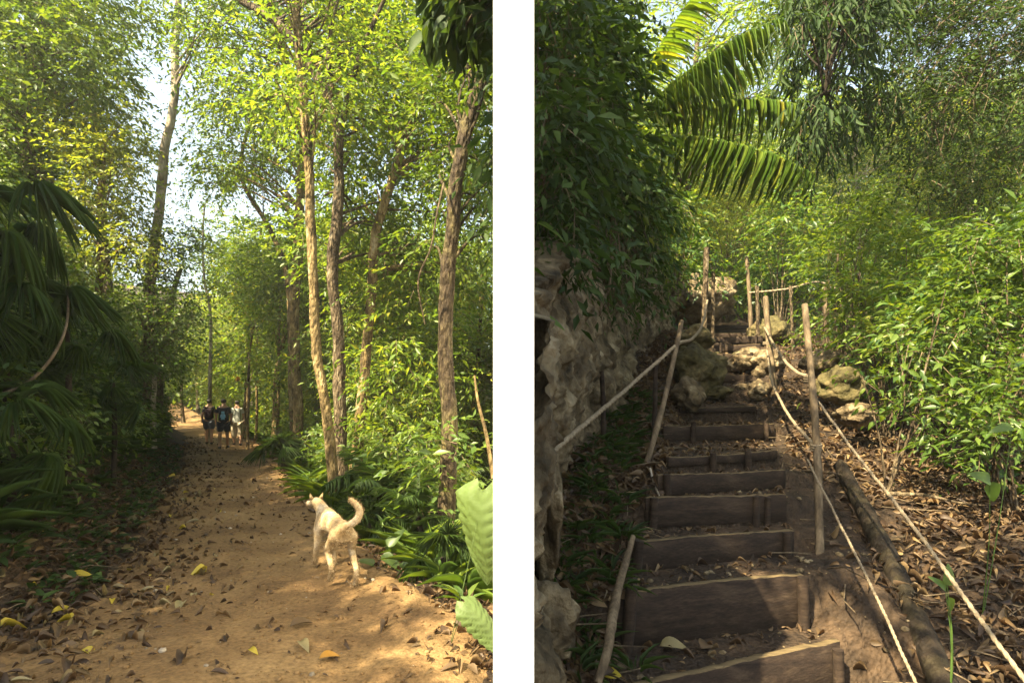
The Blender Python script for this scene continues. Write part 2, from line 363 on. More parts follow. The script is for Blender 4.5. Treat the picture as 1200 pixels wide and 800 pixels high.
# ------------------------------------------------------------------ rock cliff left of the steps
def cliff():
    g = G(); nu, nv = 400, 190
    yy = np.linspace(1.9, 15, nu)**1.0; yy = 1.9+(yy-1.9)**1.25/(13.1**.25)
    v = np.linspace(0, 1, nv)
    U, V = np.meshgrid(yy, v, indexing='ij')
    base = prof(U)-.3; h = np.interp(U, [2, 4, 6, 8], [2.1, 2.5, 2.9, 3.1])+fbm(U, U*0, .6, 3, 50)*.8
    ang = np.clip(V*1.35, 0, 1)                    # face up to v=.74, then the top goes back
    Z = base+h*np.where(V < .74, V/.74, 1+.10*(V-.74))
    bulge = .10*np.sin(V*7+U)*(V < .74)
    back = np.where(V > .74, (V-.74)/.26*2.2, 0)
    disp = np.zeros_like(U)
    for a in range(nu):
        for b in range(nv):
            p = Vector((U[a, b]*1.0, Z[a, b], 0)); 
            q = p+Vector((mnoise.noise(p*2), mnoise.noise(p*2+Vector((9, 3, 1))), 0))*.35
            n = mnoise.fractal(p*.9, .9, 2.1, 4)*.26+mnoise.fractal(p*8, .8, 2.2, 4)*.06
            r = mnoise.voronoi(q*1.7)[0]; n += (r[1]-r[0])*.22
            r = mnoise.voronoi(q*5.2)[0]; n += (r[1]-r[0])*.085-.02
            r = mnoise.voronoi(q*13)[0]; n += (r[1]-r[0])*.035-abs(mnoise.noise(p*17))*.035
            disp[a, b] = n
    X = xcliff(U)-.10+disp*.75*(V < .8)-back+.12*(1-V)*(V < .74)+bulge
    X = np.maximum(X, .075)
    g.add(np.stack([X, U, Z], -1).reshape(-1, 3), (lambda i, j: np.stack([i*nv+j, (i+1)*nv+j, (i+1)*nv+j+1, i*nv+j+1], -1).reshape(-1, 4))(np.arange(nu-1)[:, None], np.arange(nv-1)[None]))
    o = link('rock_face', g.mesh('rock_face', True, [M['rock']])); tag(o, kind='structure')
cliff()

# ------------------------------------------------------------------ boulders
def boulder(loc, r, seed, mat, label, cat='rock', group=None, sub=4):
    import bmesh
    bm = bmesh.new(); bmesh.ops.create_icosphere(bm, subdivisions=sub, radius=1)
    sx, sy_, sz = r
    for v in bm.verts:
        p = v.co.copy(); q = p*1.3+Vector((seed*7.3, seed*3.1, 0))
        n = 1+mnoise.fractal(q, .9, 2.1, 5)*.38+(mnoise.voronoi(q*1.6)[0][1]-mnoise.voronoi(q*1.6)[0][0])*.22
        v.co = Vector((p.x*sx*n, p.y*sy_*n, p.z*sz*n))
    me = bpy.data.meshes.new('rock'); bm.to_mesh(me); bm.free()
    for p in me.polygons: p.use_smooth = True
    me.materials.append(mat)
    o = link('rock', me); o.location = loc; o.rotation_euler = (0, 0, seed*1.7); tag(o, label, cat, group); return o
for k, (px, py, d, r, mt, lb) in enumerate([
    (815, 435, 8.9, (.42, .42, .38), 'moss', 'large mossy brown boulder left of the upper steps'),
    (806, 462, 7.9, (.2, .2, .22), 'rock', 'pale grey stone beneath the mossy boulder beside the steps'),
    (812, 398, 10.6, (.38, .3, .22), 'moss', 'rounded green boulder under the sagging rope by the upper posts'),
    (870, 425, 10.2, (.26, .22, .15), 'rock', 'low weathered rock lying in the middle of the upper stairway'),
    (900, 425, 10.0, (.26, .3, .2), 'rock', 'dark rough rock beside the mid upper post of the rope rail'),
    (842, 460, 8.7, (.2, .2, .10), 'moss', 'low flat rock just above the eighth timber step'),
    (890, 458, 8.7, (.16, .16, .12), 'rock', 'small jagged rock at the right end of the eighth step'),
    (985, 452, 6.6, (.24, .25, .2), 'moss', 'sunlit brown rock on the slope right of the tall post'),
    (1003, 486, 6.0, (.18, .18, .13), 'rock', 'smaller sunlit stone low on the leafy slope'),
    (966, 425, 7.6, (.26, .26, .16), 'rock', 'sunlit stone higher up behind the tall post'),
    (808, 352, 13.2, (1.0, .6, .55), 'rock', 'wide dark rock ledge behind the two upper left posts'),
    (905, 392, 12.2, (.45, .4, .34), 'moss', 'mossy stone beside the right end of the topmost steps'),
    (640, 600, 3.15, (.07, .2, .42), 'rock', 'upright pale rock at the foot of the cliff beside the white wall'),
    (640, 735, 2.9, (.09, .16, .2), 'rock', 'grey stone in the bottom corner beside the white wall')]):
    boulder(P(px, py, d), r, k+1, M[mt], lb)

rj = np.random.default_rng(77)
for k in range(16):
    yy_ = 8.4+3.3*rj.random(); xx_ = float(xa(yy_))-.2+rj.random()*(float(xb(yy_)-xa(yy_))+.5)
    boulder((xx_, yy_, float(zg(xx_, yy_))+.03), (.09+.13*rj.random(), .09+.12*rj.random(), .05+.08*rj.random()), 30+k, M['moss' if k % 3 == 0 else 'rock'], 'broken '+('mossy ' if k % 3 == 0 else 'grey brown ')+'rock in the jumble filling the upper stairway', 'rock', 'jumbled rocks of the upper stairway', 3)
# ------------------------------------------------------------------ timber steps
def timber_step(i, z, l, r, h, stakes, label):
    o = empty('timber_step', (l+r)/2); tag(o, label, 'step', 'timber steps of the stairway')
    c = (l+r)/2; ax = (r-l).normalized(); Lh = (r-l).length/2; nrm = ax.cross(Vector((0, 0, 1)))
    nrm = -nrm if nrm.y > 0 else nrm
    rg = np.random.default_rng(i)
    n = 28; t = np.linspace(-1, 1, n)
    prof_ = [(-.0, 0), (.042, 0), (.042, -h), (0, -h)]
    v = []; bend = rg.normal(0, .006, 4)
    for k, q in enumerate(t):
        wob = .007*math.sin(q*2.2+i)+rg.normal(0, .0022)
        for j, (a, b) in enumerate(prof_):
            e = rg.normal(0, .0022)
            p = ax*(q*Lh)-nrm*(a-.0)+Vector((0, 0, b+(wob if b == 0 else 0)+e))
            v.append(tuple(p))
    g = G(); f = []; ft = []
    for k in range(n-1):
        for j in range(4):
            q = [k*4+j, k*4+(j+1) % 4, (k+1)*4+(j+1) % 4, (k+1)*4+j]
            (ft if j == 0 else f).append(q)
    g.add(v, f, 0); g.f[(4, 1)] = [np.array(ft)]
    g.f[(4, 0)].append(np.array([[3, 2, 1, 0], [(n-1)*4+j for j in range(4)]]))
    b = link('board', g.mesh('board', False, [M['wood'], M['woodtop']]), o)
    bm = b.modifiers.new('b', 'BEVEL'); bm.width = .004; bm.segments = 1; bm.limit_method = 'ANGLE'
    for (s, up, tilt, rad) in stakes:
        p0 = ax*(s*Lh)+nrm*(rad+.001)+Vector((0, 0, -h-.15)); p1 = p0+Vector((tilt, 0, h+.15+up))
        gg = G(); tube(gg, smooth_path([p0, (p0+p1)/2+Vector((.004, 0, 0)), p1], 6), rad, 8, wob=.06, seed=i)
        st = link('stake', gg.mesh('stake', True, [M['wood']]), o)
names = ['bottom step cut by the frame edge, with worn pale top edge', 'second timber step from the bottom, its board the tallest',
         'third timber step from the bottom, pale edge sloping up to the right', 'fourth step from the bottom with two stakes near its right end',
         'fifth step from the bottom, dark board between leaf litter', 'sixth step from the bottom, thin rail tilted above a dark gap',
         'seventh step from the bottom with dark deep board and two pegs', 'eighth step from the bottom, thin board below the rocks',
         'lowest of the three high steps above the rocks', 'sunlit middle one of the three high steps above the rocks', 'topmost small step at the head of the stairway']
stk = [[(.93, -.02, 0, .03)], [(-.96, .03, .05, .035), (.93, .0, 0, .035)], [(-.97, .02, .04, .032), (.86, -.01, 0, .03)],
       [(-.95, .01, .02, .03), (.5, -.01, .01, .025), (.66, -.02, .02, .022)], [(-.9, .01, 0, .03)], [(-.3, .02, 0, .03), (.35, .02, 0, .03)],
       [(-.55, .04, .02, .03), (.8, .02, 0, .03)], [], [], [], []]
hs_ = [.34, .33, .20, .22, .16, .08, .18, .07, .18, .16, .12]
for i, ((z, l, r), h, st, nm) in enumerate(zip(STEPS, hs_, stk, names)):
    timber_step(i, z, l, r, h, st, nm)

for k, lb in ((1, 'crude timber step lowest among the rocks'), (2, 'crude timber step second among the rocks, partly hidden by stone'), (3, 'crude timber step in the middle of the rocky flight'), (4, 'crude timber step below the sunlit rocks near the top'), (5, 'crude timber step highest of the rocky flight, below the three sunlit steps')):
    yk = 8.35+.62*(k+.93); zk = 1.56+.235*(k+1); xa_, xb_ = float(xa(yk)), float(xb(yk))
    timber_step(20+k, zk, Vector((xa_+.15, yk+.02*(k % 2), zk+.02)), Vector((xb_-.12, yk+.10-.05*k, zk+.03)), .15, [(.7, .02, .01, .025)] if k % 2 else [(-.6, .02, 0, .025)], lb)
# ------------------------------------------------------------------ posts and ropes of the stairway
def post(p0, p1, r, label, mat='pole', name='post', bend=.01, r1=None, knob=0):
    p0 = Vector(p0); p1 = Vector(p1); g = G(); n = 14
    mid = (p0+p1)/2+Vector((bend, 0, 0)); pts = smooth_path([p0, mid, p1], n)
    rr = np.linspace(r, r1 or r*.8, n)*(1+.08*np.sin(np.arange(n)*1.7))
    tube(g, pts-np.array(p0), rr, 10, wob=.05, seed=int(p0.x*100) % 97)
    o = link(name, g.mesh(name, True, [M[mat]])); o.location = p0; tag(o, label, 'post', 'posts of the rope handrail'); return o
def foot(px, py, d, dz=.25): 
    p = P(px, py, d); return Vector((p.x, p.y, min(p.z, float(zg(p.x, p.y))-.1)))
post(foot(750, 556, 4.7), P(799, 376, 5.6), .028, 'leaning pale pole left of the steps, carrying the grey rope', bend=.02)
post(foot(765, 520, 5.9), P(768, 420, 5.9), .03, 'short brown stake right behind the leaning pole', 'wood')
post(foot(707, 500, 5.6), P(705, 435, 5.6), .03, 'stubby broken stake at the foot of the cliff', 'wood')
post(foot(822, 412, 10.5), P(828, 290, 10.5), .06, 'dark upright post at the upper left, taller of the close pair', 'bark')
post(foot(834, 392, 11.2), P(836, 318, 11.2), .04, 'thinner post just right of the dark upright post', 'bark')
post(foot(881, 385, 12.5), P(875, 300, 12.5), .05, 'sunlit thin post beside the topmost step')
post(foot(888, 390, 12), P(887, 335, 12), .045, 'short dark stake between the sunlit post and the rail post', 'bark')
post(foot(908, 452, 8.6), P(897, 348, 9.2), .055, 'brown post midway up the right side with rope tied round it', bend=-.01)
post(foot(962, 690, 3.9), P(943, 357, 4.7), .031, 'tall grey post nearest on the right side of the steps', bend=.03, r1=.025)
post(foot(929, 378, 11), P(926, 335, 11), .035, 'small stake on the slope behind the rope rail', 'bark')
post(foot(966, 372, 10), P(968, 335, 10), .05, 'short sunlit stake on the slope under the bamboo', 'pole')
def rope(pts, r, label, sag=0, n=420):
    g = G(); p = smooth_path(pts, n)
    o0 = p[0].copy(); tube(g, p-o0+np.stack([fbm(p[:, 1]*3, p[:, 0]*3, 2, 3, s_)*.012 for s_ in (1, 2, 3)], 1), r, 12, spiral=.42/r)
    o = link('rope', g.mesh('rope', True, [M['rope']])); o.location = o0; tag(o, label, 'rope', 'handrail ropes'); return o
rope([P(620, 548, 2.55), P(640, 535, 2.75), P(700, 485, 3.8), P(752, 440, 4.9), P(795, 402, 5.5)], .0145, 'thick grey rope rising from the white wall to the leaning pole')
rope([P(795, 402, 5.5), P(812, 396, 7), P(823, 380, 9), P(829, 352, 10.4)], .016, 'rope sagging from the leaning pole to the dark upright post')
rope([P(896, 383, 9.1), P(912, 412, 7.4), P(930, 433, 5.8), P(948, 442, 4.72)], .014, 'rope running down from the brown post to the tall grey post')
rope([P(948, 456, 4.66), P(1000, 527, 3.9), P(1060, 603, 3.1), P(1120, 685, 2.6), P(1215, 815, 2.1)], .0085, 'thick pale rope falling from the tall post to the right corner')
rope([P(899, 410, 8.9), P(905, 448, 7.6), P(925, 487, 6.0), P(945, 512, 4.85), P(956, 522, 4.3)], .013, 'loose lower rope hanging from the brown post to the tall post')
rope([P(946, 538, 4.25), P(985, 615, 3.5), P(1030, 705, 2.9), P(1078, 812, 2.45)], .0065, 'thin lower rope running down beside the dark log')
rope([P(878, 343, 12.3), P(920, 339, 11.8), P(962, 331, 12.2), P(1000, 352, 12)], .018, 'pale rope strung across above the topmost step')
for (px, py, d, r, lb) in [(948, 444, 4.66, .036, 'rope lashing round the tall grey post, upper one'), (956, 524, 4.28, .038, 'rope lashing round the tall grey post, lower one'), (899, 402, 8.95, .062, 'rope lashing round the brown post midway up')]:
    c = P(px, py, d); n = 50; t = np.linspace(0, 2*np.pi*3.2, n)
    g = G(); tube(g, np.stack([np.cos(t)*r, np.sin(t)*r, (t/t[-1]-.5)*.06+.006*np.sin(t)], 1), .008, 6)
    o = link('rope_lashing', g.mesh('rope_lashing', True, [M['rope']])); o.location = c; tag(o, lb, 'rope')

# ------------------------------------------------------------------ fallen wood
def log(pts, r, label, name='fallen_log', mat='bark', cat='log', n=20, wob=.07):
    g = G(); p = smooth_path(pts, n); o0 = p[0].copy(); rr = np.interp(np.linspace(0, 1, n), np.linspace(0, 1, len(r)), r)
    tube(g, p-o0, rr, 12, wob=wob, seed=3); o = link(name, g.mesh(name, True, [M[mat]])); o.location = o0; tag(o, label, cat); return o
log([P(985, 530, 5.0)-Vector((0, 0, .12)), P(1035, 620, 3.9)-Vector((0, 0, .13)), P(1120, 800, 2.75)-Vector((0, 0, .14)), P(1160, 900, 2.3)], [.055, .065, .07, .07], 'dark mossy log lying down the slope right of the steps', mat='log')
log([P(1038, 578, 4.5), P(1085, 580, 4.4), P(1120, 588, 4.3), P(1152, 592, 4.2)], [.018, .014, .010, .006], 'dark bare branch stuck out over the litter', 'fallen_branch', cat='branch')
log([P(700, 800, 2.6), P(712, 760, 2.7), P(722, 700, 2.95), P(742, 628, 3.3)], [.02, .026, .022, .015], 'grey stick leaning at the left ends of the lower steps', 'fallen_branch', 'pole', 'branch')
log([P(762, 548, 4.6), P(766, 565, 4.5), P(774, 584, 4.3)], [.008, .009, .006], 'short white stick beside the fourth step', 'fallen_branch', 'barkl', 'branch')

# ------------------------------------------------------------------ leaf litter, gravel, ground cover
rg = np.random.default_rng(7)
def gnormal(x, y, e=.04):
    return norm(np.stack([-(zg(x+e, y)-zg(x-e, y))/(2*e), -(zg(x, y+e)-zg(x, y-e))/(2*e), np.ones_like(x)], -1))
TC = leaf_tpl(5, .75, .5, lambda t: math.sin(math.pi*t**.8)*.5)
def litter(name, x, y, L, mat, label, tpl=TD, lift=.012, tilt=.45):
    n = len(x); nm = gnormal(x, y)+rg.standard_normal((n, 3))*tilt; a = rg.random(n)*6.283
    d = np.stack([np.cos(a), np.sin(a), rg.normal(0, .15, n)], -1)
    p = np.stack([x, y, zg(x, y)+lift+rg.random(n)*.015], -1)
    g = G(); l = L*(.4+.4*rg.random(n)+.7*rg.random(n)**3); wd_ = l*(.25+.35*rg.random(n)); q = rg.random(n) < .55
    put(g, tpl, p[q], d[q], nm[q], l[q], wd_[q]); q = ~q; d[q, 2] += .25; put(g, TC, p[q], d[q], nm[q], l[q]*1.15, wd_[q])
    o = link(name, g.mesh(name, True, [M[mat]])); tag(o, label, 'leaf litter', kind='stuff'); return o
# left: along the bank edge and thin over the path
y = 2.6+rg.random(16000)**1.7*22; s = .9-rg.gamma(1.5, .38, 16000)*np.where(rg.random(16000) < .42, 1, -1.2); x = xl(y)-s; 
k = (x < -.12); litter('leaf_litter', x[k], y[k], .085, 'litter', 'brown and yellow fallen leaves along the foot of the dark bank')
y = 2.8+rg.random(700)**1.3*16; x = xl(y)+rg.random(700)**1.5*(xr(y)-xl(y)); k = x < -.1; litter('leaf_litter', x[k], y[k], .055, 'litter', 'small fallen leaves strewn thinly over the dirt path', lift=.018)
y = 3.3+rg.random(5000)**1.5*22; x = xr(y)+rg.normal(.3, .28, 5000); k = x < -.1; litter('leaf_litter', x[k], y[k], .09, 'litter', 'dry leaves along the right edge of the path')
y = 3+rg.random(170)**1.3*9; x = xl(y)+.9-rg.random(170)**.8*2.6; litter('leaf_litter', x, y, .125, 'ltan', 'large pale fallen leaves at the foot of the dark bank', tpl=leaf_tpl(6, .25, .2), tilt=.35)
y = 3.4+rg.random(60)**1.3*9; x = xl(y)+.9-rg.random(60)**.8*2.6; litter('leaf_litter', x, y, .11, 'lyel', 'dull yellow fallen leaves at the foot of the dark bank', tpl=leaf_tpl(6, .25, .2), tilt=.35)
# right: slope right of the steps, left of the steps, thin on the treads
y = 2.3+rg.random(40000)**1.35*13; x = xb(y)+.08+rg.random(40000)**.8*(1.2+.55*y); k = rg.random(40000) < np.clip((x-xb(y)-.25-.15*fbm(x, y, 1.2, 2, 71))/.5+np.clip((y-4.5)/1.5, 0, 1), .10, 1)*np.clip(.75+1.6*fbm(x, y, 1.1, 3, 72), .15, 1); x = x[k]; y = y[k]; litter('leaf_litter', x, y, .075, 'litter', 'thick brown leaf litter on the slope right of the steps', tilt=.6, lift=.02)
y = 2.4+rg.random(13000)**1.3*10; u = rg.random(13000); x = xcliff(y)-.05+u*(xa(y)-xcliff(y)+.05); litter('leaf_litter', x, y, .085, 'litter', 'curled brown leaves between the cliff and the steps', tilt=.6, lift=.02)
y = 2.6+rg.random(1500)*9; x = xa(y)+rg.random(1500)*(xb(y)-xa(y)); litter('leaf_litter', x, y, .055, 'litter', 'crumbled leaves on the treads and among the rocks', tilt=.4, lift=.008)
# twigs
def twigs(name, x, y, label, L=.3):
    g = G(); z = zg(x, y)+.02
    for a, b, c in zip(x, y, z):
        t = rg.random()*6.28; l = L*(.4+rg.random()); dz = rg.normal(0, .12)*l
        p0 = np.array([a, b, c]); p1 = p0+np.array([math.cos(t)*l, math.sin(t)*l, dz]); pm = (p0+p1)/2+rg.normal(0, .03, 3)*l*2
        tube(g, [p0, pm, p1], [.006, .005, .003], 4, cap=False)
    tag(link(name, g.mesh(name, True, [M['pole']])), label, 'twigs', kind='stuff')
y = 2.5+rg.random(420)**1.3*8; x = xb(y)+.1+rg.random(420)*(.8+.5*y); twigs('twig_debris', x, y, 'thin dry twigs scattered on the right hand slope', .4)
y = 2.6+rg.random(160)**1.3*6; x = xcliff(y)+.0+rg.random(160)*(xa(y)-xcliff(y)); twigs('twig_debris', x, y, 'thin dry twigs below the cliff')
y = 3+rg.random(200)*8; x = xl(y)-.2-rg.random(200)*1.8; twigs('twig_debris', x, y, 'thin dry twigs along the dark bank')
# gravel
ph = (1+5**.5)/2
ICO = (np.array([(-1, ph, 0), (1, ph, 0), (-1, -ph, 0), (1, -ph, 0), (0, -1, ph), (0, 1, ph), (0, -1, -ph), (0, 1, -ph), (ph, 0, -1), (ph, 0, 1), (-ph, 0, -1), (-ph, 0, 1)])/1.9*.5*np.array([1, 1, .6]),
       np.array([(0, 11, 5), (0, 5, 1), (0, 1, 7), (0, 7, 10), (0, 10, 11), (1, 5, 9), (5, 11, 4), (11, 10, 2), (10, 7, 6), (7, 1, 8), (3, 9, 4), (3, 4, 2), (3, 2, 6), (3, 6, 8), (3, 8, 9), (4, 9, 5), (2, 4, 11), (6, 2, 10), (8, 6, 7), (9, 8, 1)]))
def gravel(x, y, s, mat, label, sink=.0, lift=.012):
    n = len(x); g = G(); l = s*(.35+rg.random(n)**3*1.9)
    put(g, ICO, np.stack([x, y, zg(x, y)+lift+l*.08], -1), rg.standard_normal((n, 3))*[1, 1, .2], np.array([0, 0, 1.])+rg.standard_normal((n, 3))*.3, l, l*(.6+.4*rg.random(n)))
    tag(link('gravel', g.mesh('gravel', True, [M[mat]])), label, 'gravel', kind='stuff')
y = 2.8+rg.random(5000)**1.6*14; x = xl(y)+.2+rg.random(5000)*(xr(y)-xl(y)-.2); k = x < -.1; gravel(x[k], y[k], .02, 'dirt', 'small brown stones pressed into the dirt path')
y = 2.8+rg.random(120)**1.4*12; x = xl(y)+.2+rg.random(120)**1.1*(xr(y)-xl(y)-.2); k = x < -.1; gravel(x[k], y[k], .03, 'stone', 'pale stones scattered over the dirt path')
y = 2.5+rg.random(900)*8; x = xcliff(y)+rg.random(900)*(xb(y)+.5-xcliff(y)); gravel(x, y, .03, 'rock', 'small stones on the soil of the stairway', lift=.0)

# single leaves lying about
def single(px, py, L, mat, label, z=0, rot=0, zref=None, W=.42, h=.03):
    p = PZ(px, py, z); p.z = float(zg(p.x, p.y))+h
    g = G(); put(g, leaf_tpl(8, .25, .2), [[0, 0, 0]], [[math.cos(rot), math.sin(rot), .08]], [[.1, -.35, 1]], L, L*W)
    me = g.mesh('fallen_leaf', True, [M[mat]]); o = link('fallen_leaf', me); o.location = p
    s = o.modifiers.new('s', 'SOLIDIFY'); s.thickness = .0015; tag(o, label, 'leaf', 'single fallen leaves')
single(79, 686, .20, 'lyel', 'bright yellow leaf lying alone among the brown litter by the bank', rot=.35)
single(374, 772, .13, 'lor', 'orange leaf on the path near the bottom of the frame', rot=.5)
single(292, 770, .09, 'lyel', 'small yellow green leaf at the bottom of the path', rot=-.6)
single(125, 627, .22, 'ltan', 'pale tan leaf at the foot of the bank', rot=-.5, W=.6)
single(148, 617, .22, 'ltan', 'larger buff leaf beside the other at the foot of the bank', rot=.3, W=.65)
single(34, 655, .26, 'ltan', 'long tan leaf near the left edge', rot=.5, W=.5)
single(60, 720, .16, 'lyel', 'dull yellow leaf in the litter below the bright one', rot=.9)
single(10, 665, .22, 'ltan', 'tan leaf cut by the left frame edge', rot=1.2)
single(340, 740, .17, 'litter', 'dry curled brown leaf lying on the sunlit path', rot=.8)
single(352, 756, .15, 'ltan', 'second curled leaf touching the brown one on the sunlit path', rot=-.9)
single(773, 757, .17, 'ltan', 'large oval tan leaf on the tread of the bottom step', z=.2, rot=-.1, W=.5)
single(706, 790, .11, 'lyel', 'golden leaf at the left end of the bottom step', z=.2, rot=.2, W=.8)
single(700, 735, .11, 'lyel', 'yellow leaf beside the grey stick left of the steps', z=.42, rot=1.3)
single(822, 757, .12, 'litter', 'dark brown leaf beside the oval one on the bottom tread', z=.2, rot=.8, W=.7)

def rosettes(g, cx, cy_, k, L, W, up, tpl=TB, m=0, dz=0.):
    n = len(cx); cz = zg(cx, cy_)+dz; kk = np.repeat(np.arange(n), k); N = len(kk)
    a = rg.random(N)*6.283; e = up*(.2+1.2*rg.random(N))
    d = np.stack([np.cos(a), np.sin(a), e], -1); l = np.broadcast_to(L, (n,))[kk]*(.6+.6*rg.random(N))
    p = np.stack([cx[kk], cy_[kk], cz[kk]], -1)+d*.04
    nm = np.stack([-np.cos(a)*e, -np.sin(a)*e, np.ones(N)], -1)+rg.standard_normal((N, 3))*.2
    put(g, tpl, p, d, nm, l, l*W, m)
def blobs_on(g, x, y, h, r, ns, nl, L, W, **kw):
    c = np.stack([x, y, zg(x, y)+h], -1); sprigs(g, c, r, ns, nl, L, W, rg, **kw)
def stuff(name, g, mat, label, cat='undergrowth'):
    o = link(name, g.mesh(name, True, [M[m] for m in (mat if isinstance(mat, (list, tuple)) else [mat, 'pole'])])); tag(o, label, cat, kind='stuff'); return o
# dark bank on the left
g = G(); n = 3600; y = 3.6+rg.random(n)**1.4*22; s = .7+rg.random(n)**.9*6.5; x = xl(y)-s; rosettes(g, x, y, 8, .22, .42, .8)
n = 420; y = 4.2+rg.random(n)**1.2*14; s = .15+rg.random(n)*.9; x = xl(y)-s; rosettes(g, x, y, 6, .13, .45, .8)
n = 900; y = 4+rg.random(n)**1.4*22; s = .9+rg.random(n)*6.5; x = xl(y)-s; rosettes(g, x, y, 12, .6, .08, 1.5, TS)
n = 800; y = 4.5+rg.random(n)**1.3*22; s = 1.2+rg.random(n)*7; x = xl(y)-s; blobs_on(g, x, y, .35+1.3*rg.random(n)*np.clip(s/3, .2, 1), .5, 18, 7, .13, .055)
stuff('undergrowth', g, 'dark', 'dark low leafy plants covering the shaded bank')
g = G(); n = 420; y = 4.5+rg.random(n)**1.2*17; s = 1.6+rg.random(n)*4.5; x = xl(y)-s; blobs_on(g, x, y, .8+2.6*rg.random(n)*np.clip(s/3.5, .3, 1), .45, 20, 8, .11, .05, droop=.7)
n = 160; y = 5+rg.random(n)*12; s = .8+rg.random(n)*1.5; x = xl(y)-s; blobs_on(g, x, y, .4+.5*rg.random(n), .3, 14, 7, .10, .045, droop=.6)
stuff('undergrowth', g, 'green', 'mid green bushes and creepers mantling the bank')
# right verge of the path and the hollow behind it
g = G(); n = 1500; y = 4+rg.random(n)**1.3*24; q = .2+rg.random(n)**1.2*6; x = xr(y)+q; k = x < -.25-.02*y; rosettes(g, x[k], y[k], 9, .26, .30, 1.0)
n = 700; y = 4+rg.random(n)**1.3*24; q = .15+rg.random(n)*5; x = xr(y)+q; k = x < -.3-.02*y; rosettes(g, x[k], y[k], 12, .55, .07, 1.7, TS)
n = 620; y = 5+rg.random(n)**1.1*26; q = .7+rg.random(n)*8; x = xr(y)+q; k = x < -.5-.03*y; blobs_on(g, x[k], y[k], .5+1.1*rg.random(k.sum()), .55, 20, 7, .13, .05)
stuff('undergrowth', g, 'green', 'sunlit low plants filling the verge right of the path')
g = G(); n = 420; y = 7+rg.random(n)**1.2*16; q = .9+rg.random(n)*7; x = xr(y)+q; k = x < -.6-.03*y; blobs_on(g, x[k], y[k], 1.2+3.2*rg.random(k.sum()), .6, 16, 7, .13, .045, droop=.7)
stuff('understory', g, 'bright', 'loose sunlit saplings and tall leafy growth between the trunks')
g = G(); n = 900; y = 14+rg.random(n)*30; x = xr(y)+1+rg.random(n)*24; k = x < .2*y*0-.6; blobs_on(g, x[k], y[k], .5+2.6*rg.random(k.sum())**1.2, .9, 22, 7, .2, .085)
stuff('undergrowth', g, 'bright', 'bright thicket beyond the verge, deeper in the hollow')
# right slope
g = G(); n = 260; y = 4.5+rg.random(n)**1.2*16; x = xb(y)+1.6+rg.random(n)*(.75*y); rosettes(g, x, y, 8, .18, .34, 1.0)
n = 330; y = 7+rg.random(n)*16; x = xb(y)+1.2+rg.random(n)*(.9*y); blobs_on(g, x, y, .4+1.0*rg.random(n), .5, 20, 7, .12, .045)
n = 260; y = 13.5+rg.random(n)*12; x = 2.5+rg.random(n)*12; blobs_on(g, x, y, .3+1.6*rg.random(n), .8, 22, 7, .15, .06)
stuff('undergrowth', g, 'cool', 'green seedlings and low shrubs on the slope right of the steps')
g = G(); n = 90; y = 2.8+rg.random(n)*5; x = xcliff(y)+.05+rg.random(n)*.45; rosettes(g, x, y, 9, .17, .11, 1.1, TS)
n = 120; y = 3+rg.random(n)*3.4; x = xcliff(y)+.02+rg.random(n)*.35; rosettes(g, x, y, 6, .09, .4, 1.1)
stuff('undergrowth', g, 'dark', 'ferny tufts and seedlings at the foot of the cliff')

# ------------------------------------------------------------------ trees
def limb(g, a, b, r0, r1, bend, n=9, m=0):
    a = np.array(a, float); b = np.array(b, float); mid = (a+b)/2+np.array([0, 0, bend])+rg.normal(0, .06, 3)*np.linalg.norm(b-a)
    tube(g, smooth_path([a, mid, b], n), np.linspace(r0, r1, n), 7, cap=False, m=m)
def tree(label, pts, r, bark, cen=None, brad=.9, leaf='green', ns=34, nl=7, L=.14, W=.055, cat='tree', group=None, name='tree', droop=.4, tpl=T2, n=46, start=.45, lw=1.0, twig=.5, extra=()):
    pts = [Vector(p) for p in pts]; base = pts[0].copy(); o = empty(name, base); tag(o, label, cat, group)
    g = G(); sp = smooth_path(pts, n)-np.array(base); zz_ = sp[:, 2]; wv = np.stack([fbm(zz_+base.x*9, zz_*0+3.3, .7, 4, 61), fbm(zz_+base.y*9, zz_*0+7.3, .7, 4, 62)], 1)*min(.32, 1.3*r[0]); sp[:, :2] += wv-wv[0]; rr = (1+.22*fbm(zz_, zz_*0+base.x, 1.6, 3, 63))*.78*np.interp(np.linspace(0, 1, n), np.linspace(0, 1, len(r)), r)
    rr[:3] *= np.array([1.5, 1.25, 1.1]); tube(g, sp, rr, 12, wob=.035, seed=int(abs(base.x*10)))
    for e in extra:
        ep = smooth_path(e[0], 18)-np.array(base); tube(g, ep, np.linspace(e[1], e[2], 18), 8, wob=.03, seed=2)
    if cen is not None and len(cen):
        c = np.asarray(cen)-np.array(base)
        for q in c[rg.random(len(c)) < .8]:
            lo = int(n*start); j = lo+np.argmin(np.linalg.norm(sp[lo:]-q+np.array([0, 0, .9]), axis=1)); j = min(j, n-1)
            limb(g, sp[j], q, max(.010, rr[j]*.30)*lw, .008, .05*np.linalg.norm(q-sp[j]))
        gc = G(); sprigs(gc, c, brad, ns, nl, L, W, rg, out=c.mean(0), droop=droop, tpl=tpl, twig=twig)
    link('trunk', g.mesh('trunk', True, [M[bark]]), o)
    if cen is not None and len(cen): link('crown', gc.mesh('crown', False, [M[leaf], M['pole']]), o)
    return o
def ell(c, r, n): 
    q = norm(rg.standard_normal((n, 3)))*(rg.random((n, 1))**.4); return np.array(tuple(c))+q*np.array(r)
